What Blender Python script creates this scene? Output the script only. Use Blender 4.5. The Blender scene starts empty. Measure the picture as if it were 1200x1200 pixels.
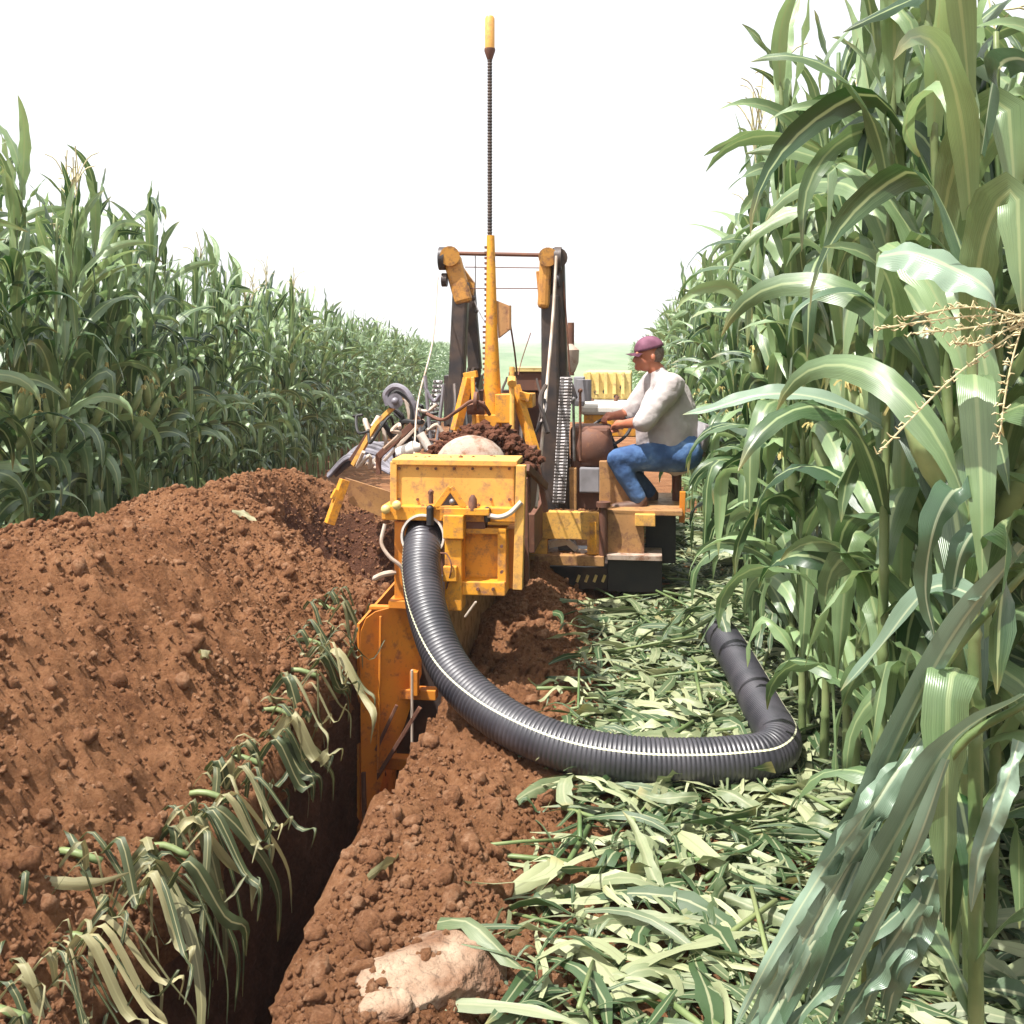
import bpy, bmesh, math, random
import numpy as np
from mathutils import Vector, Matrix

# ------------------------------------------------------------------ camera, world, sun, exposure
SC = bpy.context.scene
COL = SC.collection
F = 1250.0          # focal length in pixels of the 1200 px photograph
H = 1.8             # eye height
cam_d = bpy.data.cameras.new('camera')
cam = bpy.data.objects.new('camera', cam_d)
COL.objects.link(cam)
cam.location = (0, 0, H)
cam.rotation_euler = (math.radians(90), 0, 0)
cam_d.sensor_width = 36
cam_d.lens = F / 1200 * 36
cam_d.shift_y = -200 / 1200
cam_d.clip_start = 0.05
cam_d.clip_end = 6000
SC.camera = cam

SUN_DIR = Vector((-0.34, -0.24, 0.90)).normalized()       # towards the sun
sun_el = math.asin(SUN_DIR.z)
sun_az = math.atan2(SUN_DIR.x, SUN_DIR.y)                  # clockwise from +Y
W = bpy.data.worlds.new('World')
SC.world = W
W.use_nodes = True
nt = W.node_tree
bg = nt.nodes['Background']
sky = nt.nodes.new('ShaderNodeTexSky')
sky.sky_type = 'NISHITA'
sky.sun_disc = False
sky.sun_elevation = sun_el
sky.sun_rotation = sun_az
sky.air_density = 1.0
sky.dust_density = 6.0
sky.ozone_density = 0.6
mixw = nt.nodes.new('ShaderNodeMix')
mixw.data_type = 'RGBA'
mixw.inputs[0].default_value = 0.72
mixw.inputs[7].default_value = (9.2, 9.3, 9.5, 1)          # thin white summer overcast veil
nt.links.new(sky.outputs[0], mixw.inputs[6])
nt.links.new(mixw.outputs[2], bg.inputs[0])
bg.inputs[1].default_value = 0.098

sl = bpy.data.lights.new('sun', 'SUN')
sl.energy = 5.0
sl.angle = math.radians(0.6)
sl.color = (1.0, 0.965, 0.91)
so = bpy.data.objects.new('sun', sl)
COL.objects.link(so)
so.rotation_euler = SUN_DIR.to_track_quat('Z', 'Y').to_euler()
so.location = (-10, -8, 20)

SC.view_settings.view_transform = 'Standard'
SC.view_settings.look = 'None'
SC.view_settings.exposure = 0.82
SC.view_settings.gamma = 1
SC.view_settings.use_curve_mapping = False
SC.render.engine = 'CYCLES'
SC.cycles.max_bounces = 7
SC.cycles.transparent_max_bounces = 8

rng = random.Random(11)
nrg = np.random.default_rng(5)

def P(u, v, Y):
    """world point seen at pixel (u, v) of the photograph at forward distance Y"""
    return Vector(((u - 600) * Y / F, Y, H - (v - 400) * Y / F))

# ------------------------------------------------------------------ materials
def new_mat(name):
    m = bpy.data.materials.new(name)
    m.use_nodes = True
    n = m.node_tree
    return m, n, n.nodes['Principled BSDF']

def N(n, typ, **kw):
    o = n.nodes.new(typ)
    for k, v in kw.items():
        if hasattr(o, k):
            setattr(o, k, v)
        else:
            o.inputs[k.replace('_', ' ')].default_value = v
    return o

def ramp(n, stops):
    r = n.nodes.new('ShaderNodeValToRGB')
    el = r.color_ramp.elements
    while len(el) > 1:
        el.remove(el[-1])
    el[0].position = stops[0][0]
    el[0].color = tuple(stops[0][1]) + (1,)
    for p, c in stops[1:]:
        e = el.new(p)
        e.color = tuple(c) + (1,)
    return r

def add_bump(n, bsdf, scale, strength, dist=0.01, coord='Object', detail=4, extra=None):
    tc = n.nodes.new('ShaderNodeTexCoord')
    nz = N(n, 'ShaderNodeTexNoise')
    nz.inputs['Scale'].default_value = scale
    nz.inputs['Detail'].default_value = detail
    b = n.nodes.new('ShaderNodeBump')
    b.inputs['Strength'].default_value = strength
    b.inputs['Distance'].default_value = dist
    n.links.new(tc.outputs[coord], nz.inputs['Vector'])
    n.links.new(nz.outputs['Fac'], b.inputs['Height'])
    n.links.new(b.outputs['Normal'], bsdf.inputs['Normal'])
    return b

def simple(name, c1, c2=None, scale=12, rough=0.6, metal=0.0, bump=0.2, bscale=60, bdist=0.004, spec=0.5):
    m, n, b = new_mat(name)
    c2 = c2 or [x * 0.75 for x in c1]
    tc = n.nodes.new('ShaderNodeTexCoord')
    nz = n.nodes.new('ShaderNodeTexNoise')
    nz.inputs['Scale'].default_value = scale
    nz.inputs['Detail'].default_value = 6
    n.links.new(tc.outputs['Object'], nz.inputs['Vector'])
    r = ramp(n, [(0.35, c1), (0.65, c2)])
    n.links.new(nz.outputs['Fac'], r.inputs[0])
    n.links.new(r.outputs[0], b.inputs['Base Color'])
    b.inputs['Roughness'].default_value = rough
    b.inputs['Metallic'].default_value = metal
    b.inputs['Specular IOR Level'].default_value = spec
    if bump:
        add_bump(n, b, bscale, bump, bdist)
    return m

def paint(name, base, worn, dirt, amount=0.5, rough=0.5):
    """worn machine paint: base colour, faded patches, soil dust and rust scabs"""
    m, n, b = new_mat(name)
    tc = n.nodes.new('ShaderNodeTexCoord')
    def noise(s, d=6, r=0.6):
        z = n.nodes.new('ShaderNodeTexNoise')
        z.inputs['Scale'].default_value = s
        z.inputs['Detail'].default_value = d
        z.inputs['Roughness'].default_value = r
        n.links.new(tc.outputs['Object'], z.inputs['Vector'])
        return z
    n1, n2, n3 = noise(5), noise(14, 8, 0.7), noise(55, 5, 0.7)
    r1 = ramp(n, [(0.3, base), (0.7, worn)])
    n.links.new(n1.outputs['Fac'], r1.inputs[0])
    k2 = ramp(n, [(0.60 - 0.12 * amount, (0, 0, 0)), (0.72 - 0.06 * amount, (1, 1, 1))])
    n.links.new(n2.outputs['Fac'], k2.inputs[0])
    k3 = ramp(n, [(0.56, (0, 0, 0)), (0.70, (1, 1, 1))])
    n.links.new(n3.outputs['Fac'], k3.inputs[0])
    mx = n.nodes.new('ShaderNodeMix'); mx.data_type = 'RGBA'
    n.links.new(k2.outputs[0], mx.inputs[0])
    n.links.new(r1.outputs[0], mx.inputs[6])
    mx.inputs[7].default_value = tuple(dirt) + (1,)
    mx2 = n.nodes.new('ShaderNodeMix'); mx2.data_type = 'RGBA'
    ml = n.nodes.new('ShaderNodeMath'); ml.operation = 'MULTIPLY'; ml.inputs[1].default_value = 0.55 * amount
    n.links.new(k3.outputs[0], ml.inputs[0])
    n.links.new(ml.outputs[0], mx2.inputs[0])
    n.links.new(mx.outputs[2], mx2.inputs[6])
    mx2.inputs[7].default_value = (dirt[0] * 0.45, dirt[1] * 0.4, dirt[2] * 0.5, 1)
    n.links.new(mx2.outputs[2], b.inputs['Base Color'])
    rr = n.nodes.new('ShaderNodeMapRange')
    rr.inputs['To Min'].default_value = rough; rr.inputs['To Max'].default_value = min(1, rough + 0.35)
    n.links.new(k2.outputs[0], rr.inputs['Value'])
    n.links.new(rr.outputs[0], b.inputs['Roughness'])
    bp = n.nodes.new('ShaderNodeBump'); bp.inputs['Strength'].default_value = 0.35; bp.inputs['Distance'].default_value = 0.004
    n.links.new(n2.outputs['Fac'], bp.inputs['Height'])
    n.links.new(bp.outputs['Normal'], b.inputs['Normal'])
    return m

M = {}
M['yellow'] = paint('yellow_paint', (0.78, 0.36, 0.022), (0.66, 0.27, 0.03), (0.28, 0.13, 0.06), 0.95)
M['yellow_pale'] = paint('faded_yellow_paint', (0.78, 0.44, 0.10), (0.68, 0.34, 0.07), (0.34, 0.18, 0.09), 0.85)
M['cream'] = paint('cream_yellow_paint', (0.74, 0.60, 0.24), (0.62, 0.46, 0.16), (0.30, 0.17, 0.09), 0.4)
M['ochre_head'] = paint('worn_ochre_paint', (0.62, 0.30, 0.05), (0.45, 0.20, 0.05), (0.16, 0.075, 0.045), 0.85)
M['orange'] = paint('rusty_orange_paint', (0.66, 0.25, 0.02), (0.55, 0.16, 0.02), (0.26, 0.09, 0.04), 0.5)
M['ochre'] = paint('muddy_ochre_paint', (0.46, 0.25, 0.09), (0.34, 0.17, 0.07), (0.18, 0.085, 0.05), 0.9)
M['rust'] = paint('rust', (0.17, 0.065, 0.035), (0.10, 0.045, 0.03), (0.24, 0.11, 0.06), 0.6, 0.7)
M['white'] = paint('chalky_white_paint', (0.75, 0.72, 0.66), (0.62, 0.56, 0.48), (0.32, 0.17, 0.10), 0.3)
M['mud_white'] = paint('dried_pale_mud', (0.46, 0.38, 0.31), (0.36, 0.26, 0.20), (0.22, 0.11, 0.065), 0.9, 0.9)
M['dark'] = simple('dark_greasy_steel', (0.045, 0.04, 0.042), (0.10, 0.07, 0.055), 9, 0.45, 0.3)
M['black'] = simple('black_rubber', (0.018, 0.018, 0.02), (0.03, 0.027, 0.026), 9, 0.6)
M['steel'] = simple('bare_steel', (0.30, 0.28, 0.28), (0.12, 0.10, 0.09), 20, 0.4, 0.5)
M['grey'] = simple('grey_paint', (0.27, 0.26, 0.28), (0.19, 0.18, 0.19), 9, 0.55)
M['cable_white'] = simple('pale_hose_rubber', (0.58, 0.50, 0.42), (0.40, 0.28, 0.20), 8, 0.6)
M['tarp'] = simple('grey_plastic_sheet', (0.25, 0.235, 0.27), (0.10, 0.09, 0.10), 7, 0.4, 0, 0.4, 14, 0.02)
M['hose'] = simple('black_corrugated_plastic', (0.018, 0.018, 0.025), (0.050, 0.046, 0.055), 5, 0.42, 0, 0.12, 90, 0.002, 0.9)
M['stripe'] = simple('pale_stripe', (0.72, 0.72, 0.50), (0.60, 0.60, 0.42), 9, 0.5)
M['skin'] = simple('skin', (0.46, 0.17, 0.09), (0.38, 0.12, 0.065), 15, 0.5)
M['shirt'] = simple('pale_shirt_cloth', (0.56, 0.51, 0.49), (0.44, 0.38, 0.37), 6, 0.85, 0, 0.5, 9, 0.03)
M['jeans'] = None
M['cap'] = simple('plum_cap_cloth', (0.11, 0.030, 0.060), (0.20, 0.075, 0.12), 14, 0.8)
M['leather'] = simple('brown_leather', (0.13, 0.06, 0.035), (0.08, 0.04, 0.025), 14, 0.6)
M['hair'] = simple('greying_brown_hair', (0.10, 0.06, 0.04), (0.2, 0.15, 0.12), 60, 0.7)
M['seat'] = simple('grey_seat_shell', (0.26, 0.25, 0.26), (0.14, 0.12, 0.12), 8, 0.5)
M['tassel'] = simple('dry_tassel', (0.60, 0.54, 0.32), (0.42, 0.36, 0.19), 30, 0.7)
M['silk'] = simple('corn_silk', (0.62, 0.56, 0.24), (0.46, 0.36, 0.12), 30, 0.7)
M['rock'] = simple('pale_sandstone', (0.36, 0.26, 0.18), (0.17, 0.085, 0.045), 8, 0.95, 0, 1.0, 34, 0.03)

def jeans_mat():
    m, n, b = new_mat('washed_denim')
    tc = n.nodes.new('ShaderNodeTexCoord')
    nz = n.nodes.new('ShaderNodeTexNoise'); nz.inputs['Scale'].default_value = 7; nz.inputs['Detail'].default_value = 7
    n.links.new(tc.outputs['Object'], nz.inputs['Vector'])
    r = ramp(n, [(0.38, (0.030, 0.075, 0.19)), (0.56, (0.07, 0.15, 0.32)), (0.70, (0.22, 0.33, 0.50))])
    n.links.new(nz.outputs['Fac'], r.inputs[0]); n.links.new(r.outputs[0], b.inputs['Base Color'])
    b.inputs['Roughness'].default_value = 0.85
    add_bump(n, b, 11, 0.6, 0.03)
    return m
M['jeans'] = jeans_mat()

def soil_mat(name, cols, scale=3.0):
    m, n, b = new_mat(name)
    tc = n.nodes.new('ShaderNodeTexCoord')
    def noise(s, d, r=0.6):
        z = n.nodes.new('ShaderNodeTexNoise'); z.inputs['Scale'].default_value = s
        z.inputs['Detail'].default_value = d; z.inputs['Roughness'].default_value = r
        n.links.new(tc.outputs['Object'], z.inputs['Vector']); return z
    a, c = noise(scale, 8, 0.65), noise(55, 6, 0.7)
    mx = n.nodes.new('ShaderNodeMix'); mx.data_type = 'FLOAT'
    mx.inputs[0].default_value = 0.45
    n.links.new(a.outputs['Fac'], mx.inputs[2]); n.links.new(c.outputs['Fac'], mx.inputs[3])
    r = ramp(n, cols)
    n.links.new(mx.outputs[0], r.inputs[0]); n.links.new(r.outputs[0], b.inputs['Base Color'])
    b.inputs['Roughness'].default_value = 0.95
    b.inputs['Specular IOR Level'].default_value = 0.15
    z2 = noise(46, 10, 0.78)
    bp = n.nodes.new('ShaderNodeBump'); bp.inputs['Strength'].default_value = 1.0; bp.inputs['Distance'].default_value = 0.035
    n.links.new(z2.outputs['Fac'], bp.inputs['Height']); n.links.new(bp.outputs['Normal'], b.inputs['Normal'])
    return m
SOILC = [(0.34, (0.100, 0.040, 0.019)), (0.46, (0.245, 0.108, 0.048)), (0.57, (0.345, 0.165, 0.078)), (0.70, (0.48, 0.27, 0.155))]
M['soil'] = soil_mat('red_soil', SOILC)
M['clod'] = soil_mat('red_soil_clod', [(0.34, (0.13, 0.053, 0.026)), (0.5, (0.31, 0.145, 0.070)), (0.66, (0.50, 0.29, 0.17))], 9)
M['dark_soil'] = soil_mat('damp_brown_soil', [(0.34, (0.09, 0.035, 0.02)), (0.6, (0.21, 0.085, 0.05)), (0.72, (0.32, 0.16, 0.1))], 6)

M['subsoil_and_shade'] = soil_mat('moist_and_shaded_subsoil', [(0.34, (0.075, 0.034, 0.020)), (0.55, (0.16, 0.07, 0.042)), (0.72, (0.26, 0.13, 0.08))], 4)  # moist trench earth; its dark tone also serves as painted shade in the hollow

def leaf_mat(name, dark, light, rib, transl=0.28, rough=0.36, spec=0.7):
    m, n, b = new_mat(name)
    out = n.nodes['Material Output']
    uv = n.nodes.new('ShaderNodeUVMap'); uv.uv_map = 'UVMap'
    sp = n.nodes.new('ShaderNodeSeparateXYZ'); n.links.new(uv.outputs[0], sp.inputs[0])
    at = n.nodes.new('ShaderNodeAttribute'); at.attribute_name = 'tint'
    oi = n.nodes.new('ShaderNodeObjectInfo')
    ad = n.nodes.new('ShaderNodeMath'); ad.operation = 'ADD'
    n.links.new(at.outputs['Fac'], ad.inputs[0])
    ml = n.nodes.new('ShaderNodeMath'); ml.operation = 'MULTIPLY'; ml.inputs[1].default_value = 0.35
    n.links.new(oi.outputs['Random'], ml.inputs[0]); n.links.new(ml.outputs[0], ad.inputs[1])
    tc = n.nodes.new('ShaderNodeTexCoord')
    nz = n.nodes.new('ShaderNodeTexNoise'); nz.inputs['Scale'].default_value = 6; nz.inputs['Detail'].default_value = 4
    n.links.new(tc.outputs['Object'], nz.inputs['Vector'])
    a2 = n.nodes.new('ShaderNodeMath'); a2.operation = 'MULTIPLY_ADD'; a2.inputs[1].default_value = 0.5
    n.links.new(nz.outputs['Fac'], a2.inputs[0]); n.links.new(ad.outputs[0], a2.inputs[2])
    nzv = n.nodes.new('ShaderNodeTexNoise'); nzv.inputs['Scale'].default_value = 1.0; nzv.inputs['Detail'].default_value = 3
    mpv = n.nodes.new('ShaderNodeMapping'); mpv.inputs['Scale'].default_value = (42, 2.5, 1)
    n.links.new(uv.outputs[0], mpv.inputs[0]); n.links.new(mpv.outputs[0], nzv.inputs['Vector'])
    a3 = n.nodes.new('ShaderNodeMath'); a3.operation = 'MULTIPLY_ADD'; a3.inputs[1].default_value = 0.45
    n.links.new(nzv.outputs['Fac'], a3.inputs[0]); n.links.new(a2.outputs[0], a3.inputs[2])
    r = ramp(n, [(0.40, dark), (0.7, [x + (y - x) * .55 for x, y in zip(dark, light)]), (1.0, light)])
    sc3 = n.nodes.new('ShaderNodeMath'); sc3.operation = 'MULTIPLY'; sc3.inputs[1].default_value = 1 / 1.4
    n.links.new(a3.outputs[0], sc3.inputs[0])
    r.color_ramp.elements[0].position = .58 / 1.4; r.color_ramp.elements[1].position = 1.0 / 1.4; r.color_ramp.elements[2].position = 1.0
    n.links.new(sc3.outputs[0], r.inputs[0])
    # midrib and fine parallel veins
    d = n.nodes.new('ShaderNodeMath'); d.operation = 'SUBTRACT'; d.inputs[1].default_value = 0.5
    n.links.new(sp.outputs[0], d.inputs[0])
    ab = n.nodes.new('ShaderNodeMath'); ab.operation = 'ABSOLUTE'; n.links.new(d.outputs[0], ab.inputs[0])
    mr = n.nodes.new('ShaderNodeMapRange'); mr.inputs['From Min'].default_value = 0.035; mr.inputs['From Max'].default_value = 0.075
    mr.inputs['To Min'].default_value = 1; mr.inputs['To Max'].default_value = 0
    n.links.new(ab.outputs[0], mr.inputs['Value'])
    mx = n.nodes.new('ShaderNodeMix'); mx.data_type = 'RGBA'
    n.links.new(mr.outputs[0], mx.inputs[0]); n.links.new(r.outputs[0], mx.inputs[6]); mx.inputs[7].default_value = tuple(rib) + (1,)
    # browned tip and edges on some leaves
    tip = n.nodes.new('ShaderNodeMapRange'); tip.inputs['From Min'].default_value = 0.93; tip.inputs['From Max'].default_value = 1.12
    nz2 = n.nodes.new('ShaderNodeTexNoise'); nz2.inputs['Scale'].default_value = 2.3
    n.links.new(tc.outputs['Object'], nz2.inputs['Vector'])
    tm = n.nodes.new('ShaderNodeMath'); tm.operation = 'MULTIPLY_ADD'; tm.inputs[1].default_value = 0.5
    n.links.new(nz2.outputs['Fac'], tm.inputs[0]); 
    sb = n.nodes.new('ShaderNodeMath'); sb.operation = 'SUBTRACT'; sb.inputs[1].default_value = 0.25
    n.links.new(sp.outputs[1], sb.inputs[0]); n.links.new(sb.outputs[0], tm.inputs[2])
    n.links.new(tm.outputs[0], tip.inputs['Value'])
    mx3 = n.nodes.new('ShaderNodeMix'); mx3.data_type = 'RGBA'
    n.links.new(tip.outputs[0], mx3.inputs[0]); n.links.new(mx.outputs[2], mx3.inputs[6]); mx3.inputs[7].default_value = (0.36, 0.30, 0.11, 1)
    n.links.new(mx3.outputs[2], b.inputs['Base Color'])
    b.inputs['Roughness'].default_value = rough
    b.inputs['Specular IOR Level'].default_value = spec
    wv = n.nodes.new('ShaderNodeMath'); wv.operation = 'MULTIPLY'; wv.inputs[1].default_value = 130
    n.links.new(sp.outputs[0], wv.inputs[0])
    sn = n.nodes.new('ShaderNodeMath'); sn.operation = 'SINE'; n.links.new(wv.outputs[0], sn.inputs[0])
    bp = n.nodes.new('ShaderNodeBump'); bp.inputs['Strength'].default_value = 0.25; bp.inputs['Distance'].default_value = 0.0015
    n.links.new(sn.outputs[0], bp.inputs['Height']); n.links.new(bp.outputs['Normal'], b.inputs['Normal'])
    tr = n.nodes.new('ShaderNodeBsdfTranslucent')
    hs = n.nodes.new('ShaderNodeHueSaturation'); hs.inputs['Value'].default_value = 1.35; hs.inputs['Saturation'].default_value = 1.15
    hs.inputs['Hue'].default_value = 0.485
    n.links.new(mx3.outputs[2], hs.inputs['Color']); n.links.new(hs.outputs[0], tr.inputs['Color'])
    ms = n.nodes.new('ShaderNodeMixShader'); ms.inputs[0].default_value = transl
    n.links.new(b.outputs[0], ms.inputs[1]); n.links.new(tr.outputs[0], ms.inputs[2])
    n.links.new(ms.outputs[0], out.inputs['Surface'])
    return m
M['leaf'] = leaf_mat('corn_leaf', (0.020, 0.062, 0.016), (0.27, 0.39, 0.18), (0.30, 0.38, 0.18), 0.26, 0.36, 0.8)
M['leaf'].node_tree.nodes['Principled BSDF'].inputs['Coat Weight'].default_value = 0.2
M['leaf'].node_tree.nodes['Principled BSDF'].inputs['Coat Roughness'].default_value = 0.22
M['leaf_cut'] = leaf_mat('trampled_corn_leaf', (0.050, 0.095, 0.034), (0.40, 0.43, 0.24), (0.30, 0.32, 0.18), 0.2, 0.45)
M['leaf_wilt'] = leaf_mat('wilted_corn_leaf', (0.055, 0.075, 0.028), (0.36, 0.32, 0.16), (0.32, 0.30, 0.15), 0.22, 0.5)
M['leaf_big'] = leaf_mat('pale_blue_green_corn_leaf', (0.07, 0.13, 0.07), (0.22, 0.31, 0.22), (0.36, 0.42, 0.27), 0.22, 0.32)
M['stalk'] = simple('corn_stalk', (0.21, 0.25, 0.10), (0.07, 0.13, 0.04), 5, 0.5)
M['husk'] = simple('corn_husk', (0.30, 0.36, 0.15), (0.19, 0.26, 0.10), 14, 0.6)

def field_mat():
    m, n, b = new_mat('distant_crop')
    tc = n.nodes.new('ShaderNodeTexCoord')
    mp = n.nodes.new('ShaderNodeMapping'); mp.inputs['Scale'].default_value = (0.25, 0.03, 1)
    n.links.new(tc.outputs['Object'], mp.inputs[0])
    nz = n.nodes.new('ShaderNodeTexNoise'); nz.inputs['Scale'].default_value = 1.0; nz.inputs['Detail'].default_value = 8
    n.links.new(mp.outputs[0], nz.inputs['Vector'])
    r = ramp(n, [(0.35, (0.13, 0.20, 0.10)), (0.65, (0.22, 0.28, 0.16))])
    n.links.new(nz.outputs['Fac'], r.inputs[0]); n.links.new(r.outputs[0], b.inputs['Base Color'])
    b.inputs['Roughness'].default_value = 0.9
    add_bump(n, b, 2.5, 1.0, 0.3)
    return m
M['field'] = field_mat()

# ------------------------------------------------------------------ object helpers
def tagp(o, label=None, cat=None, group=None, kind=None):
    if label: o['label'] = label
    if cat: o['category'] = cat
    if group: o['group'] = group
    if kind: o['kind'] = kind
    return o

def empty(name, loc=(0, 0, 0), rz=0.0, **kw):
    o = bpy.data.objects.new(name, None)
    COL.objects.link(o)
    o.location = loc
    o.rotation_euler = (0, 0, rz)
    o.empty_display_size = 0.1
    return tagp(o, **kw)

def link(name, me, mat, parent=None, **kw):
    o = bpy.data.objects.new(name, me)
    COL.objects.link(o)
    if mat is not None and not me.materials:
        me.materials.append(mat)
    if parent is not None:
        o.parent = parent
    return tagp(o, **kw)

def obj(name, bm, mat, parent=None, smooth=False, **kw):
    me = bpy.data.meshes.new(name)
    bmesh.ops.recalc_face_normals(bm, faces=bm.faces)
    bm.to_mesh(me)
    bm.free()
    if smooth:
        me.polygons.foreach_set('use_smooth', [True] * len(me.polygons))
        if smooth != 'all':
            me.set_sharp_from_angle(angle=math.radians(40))
    return link(name, me, mat, parent, **kw)

def mesh_np(name, V, Fq, uv=None, tint=None, smooth=True):
    """fast mesh of quads/tris (Fq: int array n x k) with optional per-vertex uv and tint"""
    V = np.asarray(V, dtype=np.float32); Fq = np.asarray(Fq, dtype=np.int32)
    me = bpy.data.meshes.new(name)
    me.vertices.add(len(V)); me.vertices.foreach_set('co', V.ravel())
    k = Fq.shape[1]
    me.loops.add(Fq.size); me.loops.foreach_set('vertex_index', Fq.ravel())
    me.polygons.add(len(Fq))
    me.polygons.foreach_set('loop_start', np.arange(0, Fq.size, k, dtype=np.int32))
    me.polygons.foreach_set('loop_total', np.full(len(Fq), k, dtype=np.int32))
    if smooth:
        me.polygons.foreach_set('use_smooth', np.ones(len(Fq), dtype=bool))
    if uv is not None:
        l = me.uv_layers.new(name='UVMap')
        l.data.foreach_set('uv', np.asarray(uv, dtype=np.float32)[Fq.ravel()].ravel())
    if tint is not None:
        a = me.attributes.new('tint', 'FLOAT', 'POINT')
        a.data.foreach_set('value', np.asarray(tint, dtype=np.float32))
    me.update(calc_edges=True)
    me.validate()
    return me

def box(bm, c, s, rot=None, bev=0.004):
    r = bmesh.ops.create_cube(bm, size=1.0)
    vs = r['verts']
    mt = Matrix.Translation(Vector(c)) @ ((rot or Matrix()).to_4x4()) @ Matrix.Diagonal((s[0], s[1], s[2], 1))
    bmesh.ops.transform(bm, matrix=mt, verts=vs)
    if bev and min(s) > bev * 2.5:
        es = list({e for v in vs for e in v.link_edges})
        bmesh.ops.bevel(bm, geom=es, offset=bev, segments=2, profile=0.5, affect='EDGES')
    return vs

def frame_of(d, up=Vector((0, 0, 1))):
    d = d.normalized()
    if abs(d.dot(up)) > 0.98:
        up = Vector((0, 1, 0))
    x = d.cross(up).normalized(); y = x.cross(d).normalized()
    return x, y, d

def bar(bm, p0, p1, w, h, bev=0.003):
    p0, p1 = Vector(p0), Vector(p1)
    d = p1 - p0
    x, y, z = frame_of(d)
    R = Matrix((x, y, z)).transposed()
    box(bm, (p0 + p1) / 2, (w, h, d.length), R, bev)

def tube(bm, pts, r, n=8, caps=True):
    pts = [Vector(p) for p in pts]
    if not hasattr(r, '__len__'): r = [r] * len(pts)
    rings = []
    ref = None
    for i, p in enumerate(pts):
        d = (pts[min(i + 1, len(pts) - 1)] - pts[max(i - 1, 0)])
        if d.length < 1e-9: d = Vector((0, 0, 1))
        d.normalize()
        if ref is None:
            x, y, _ = frame_of(d)
        else:
            x = (ref - d * ref.dot(d))
            x = x.normalized() if x.length > 1e-6 else frame_of(d)[0]
            y = x.cross(d)
        ref = x
        rings.append([bm.verts.new(p + (x * math.cos(2 * math.pi * k / n) + y * math.sin(2 * math.pi * k / n)) * r[i]) for k in range(n)])
    for a, b in zip(rings, rings[1:]):
        for k in range(n):
            bm.faces.new((a[k], a[(k + 1) % n], b[(k + 1) % n], b[k]))
    if caps:
        bm.faces.new(rings[0][::-1]); bm.faces.new(rings[-1])

def smooth_path(pts, n=8):
    """Catmull-Rom through the points"""
    pts = [Vector(p) for p in pts]
    q = [pts[0] * 2 - pts[1]] + pts + [pts[-1] * 2 - pts[-2]]
    out = []
    for i in range(1, len(q) - 2):
        p0, p1, p2, p3 = q[i - 1], q[i], q[i + 1], q[i + 2]
        for k in range(n):
            t = k / n
            out.append(0.5 * ((2 * p1) + (p2 - p0) * t + (2 * p0 - 5 * p1 + 4 * p2 - p3) * t * t + (3 * p1 - p0 - 3 * p2 + p3) * t ** 3))
    out.append(pts[-1])
    return out

def ball(bm, c, r, sub=2, scale=(1, 1, 1), rough=0.0, rnd=None):
    res = bmesh.ops.create_icosphere(bm, subdivisions=sub, radius=1.0)
    for v in res['verts']:
        k = 1.0 + ((rnd or rng).uniform(-rough, rough) if rough else 0)
        v.co = Vector((v.co.x * scale[0], v.co.y * scale[1], v.co.z * scale[2])) * r * k + Vector(c)

def plate(bm, poly, thick, axis):
    """extrude a closed outline (list of Vectors) by vector axis*thick"""
    a = [bm.verts.new(Vector(p)) for p in poly]
    off = Vector(axis) * thick
    b = [bm.verts.new(Vector(p) + off) for p in poly]
    n = len(poly)
    bm.faces.new(a); bm.faces.new(b[::-1])
    for i in range(n):
        bm.faces.new((a[i], b[i], b[(i + 1) % n], a[(i + 1) % n]))

# ------------------------------------------------------------------ noise
def _hash(ix, iy, seed):
    h = (ix.astype(np.int64) * 374761393 + iy.astype(np.int64) * 668265263 + seed * 974634777) & 0x7fffffff
    h = ((h ^ (h >> 13)) * 1274126177) & 0x7fffffff
    h = h ^ (h >> 16)
    return (h & 0xffff) / 65535.0

def vnoise(x, y, seed=0):
    ix, iy = np.floor(x), np.floor(y)
    fx, fy = x - ix, y - iy
    fx = fx * fx * fx * (fx * (fx * 6 - 15) + 10); fy = fy * fy * fy * (fy * (fy * 6 - 15) + 10)
    ix = ix.astype(np.int64); iy = iy.astype(np.int64)
    a = _hash(ix, iy, seed); b = _hash(ix + 1, iy, seed); c = _hash(ix, iy + 1, seed); d = _hash(ix + 1, iy + 1, seed)
    return (a * (1 - fx) + b * fx) * (1 - fy) + (c * (1 - fx) + d * fx) * fy - 0.5

def fbm(x, y, f0, octs=5, gain=0.55, seed=0):
    s = np.zeros_like(x, dtype=float); a = 1.0; f = f0
    for o in range(octs):
        c, sn = math.cos(o * 1.1), math.sin(o * 1.1)
        s += a * vnoise((x * c - y * sn) * f, (x * sn + y * c) * f, seed + o)
        a *= gain; f *= 2.03
    return s

def worley(x, y, f, seed=0):
    x = x * f; y = y * f
    ix = np.floor(x).astype(np.int64); iy = np.floor(y).astype(np.int64)
    best = np.full(x.shape, 9.0)
    for dx in (-1, 0, 1):
        for dy in (-1, 0, 1):
            cx = ix + dx; cy = iy + dy
            px = cx + _hash(cx, cy, seed); py = cy + _hash(cx, cy, seed + 77)
            best = np.minimum(best, (x - px) ** 2 + (y - py) ** 2)
    return np.sqrt(best)

# ------------------------------------------------------------------ terrain
def G(Y):
    '''the land falls gently away from the camera'''
    return np.interp(Y, [-3000, 6.5, 9, 20, 45, 80, 200, 1500, 3000], [0, 0, -.07, -.42, -.95, -1.1, -.7, 1.75, 1.75])
SL = 0.124                                   # trench direction dX/dY
def XR(Y): return -0.61 + SL * (Y - 2.83)    # right lip of the trench
TW = 0.46
def sst(x, a, b):
    t = np.clip((x - a) / (b - a), 0, 1); return t * t * (3 - 2 * t)

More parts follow.
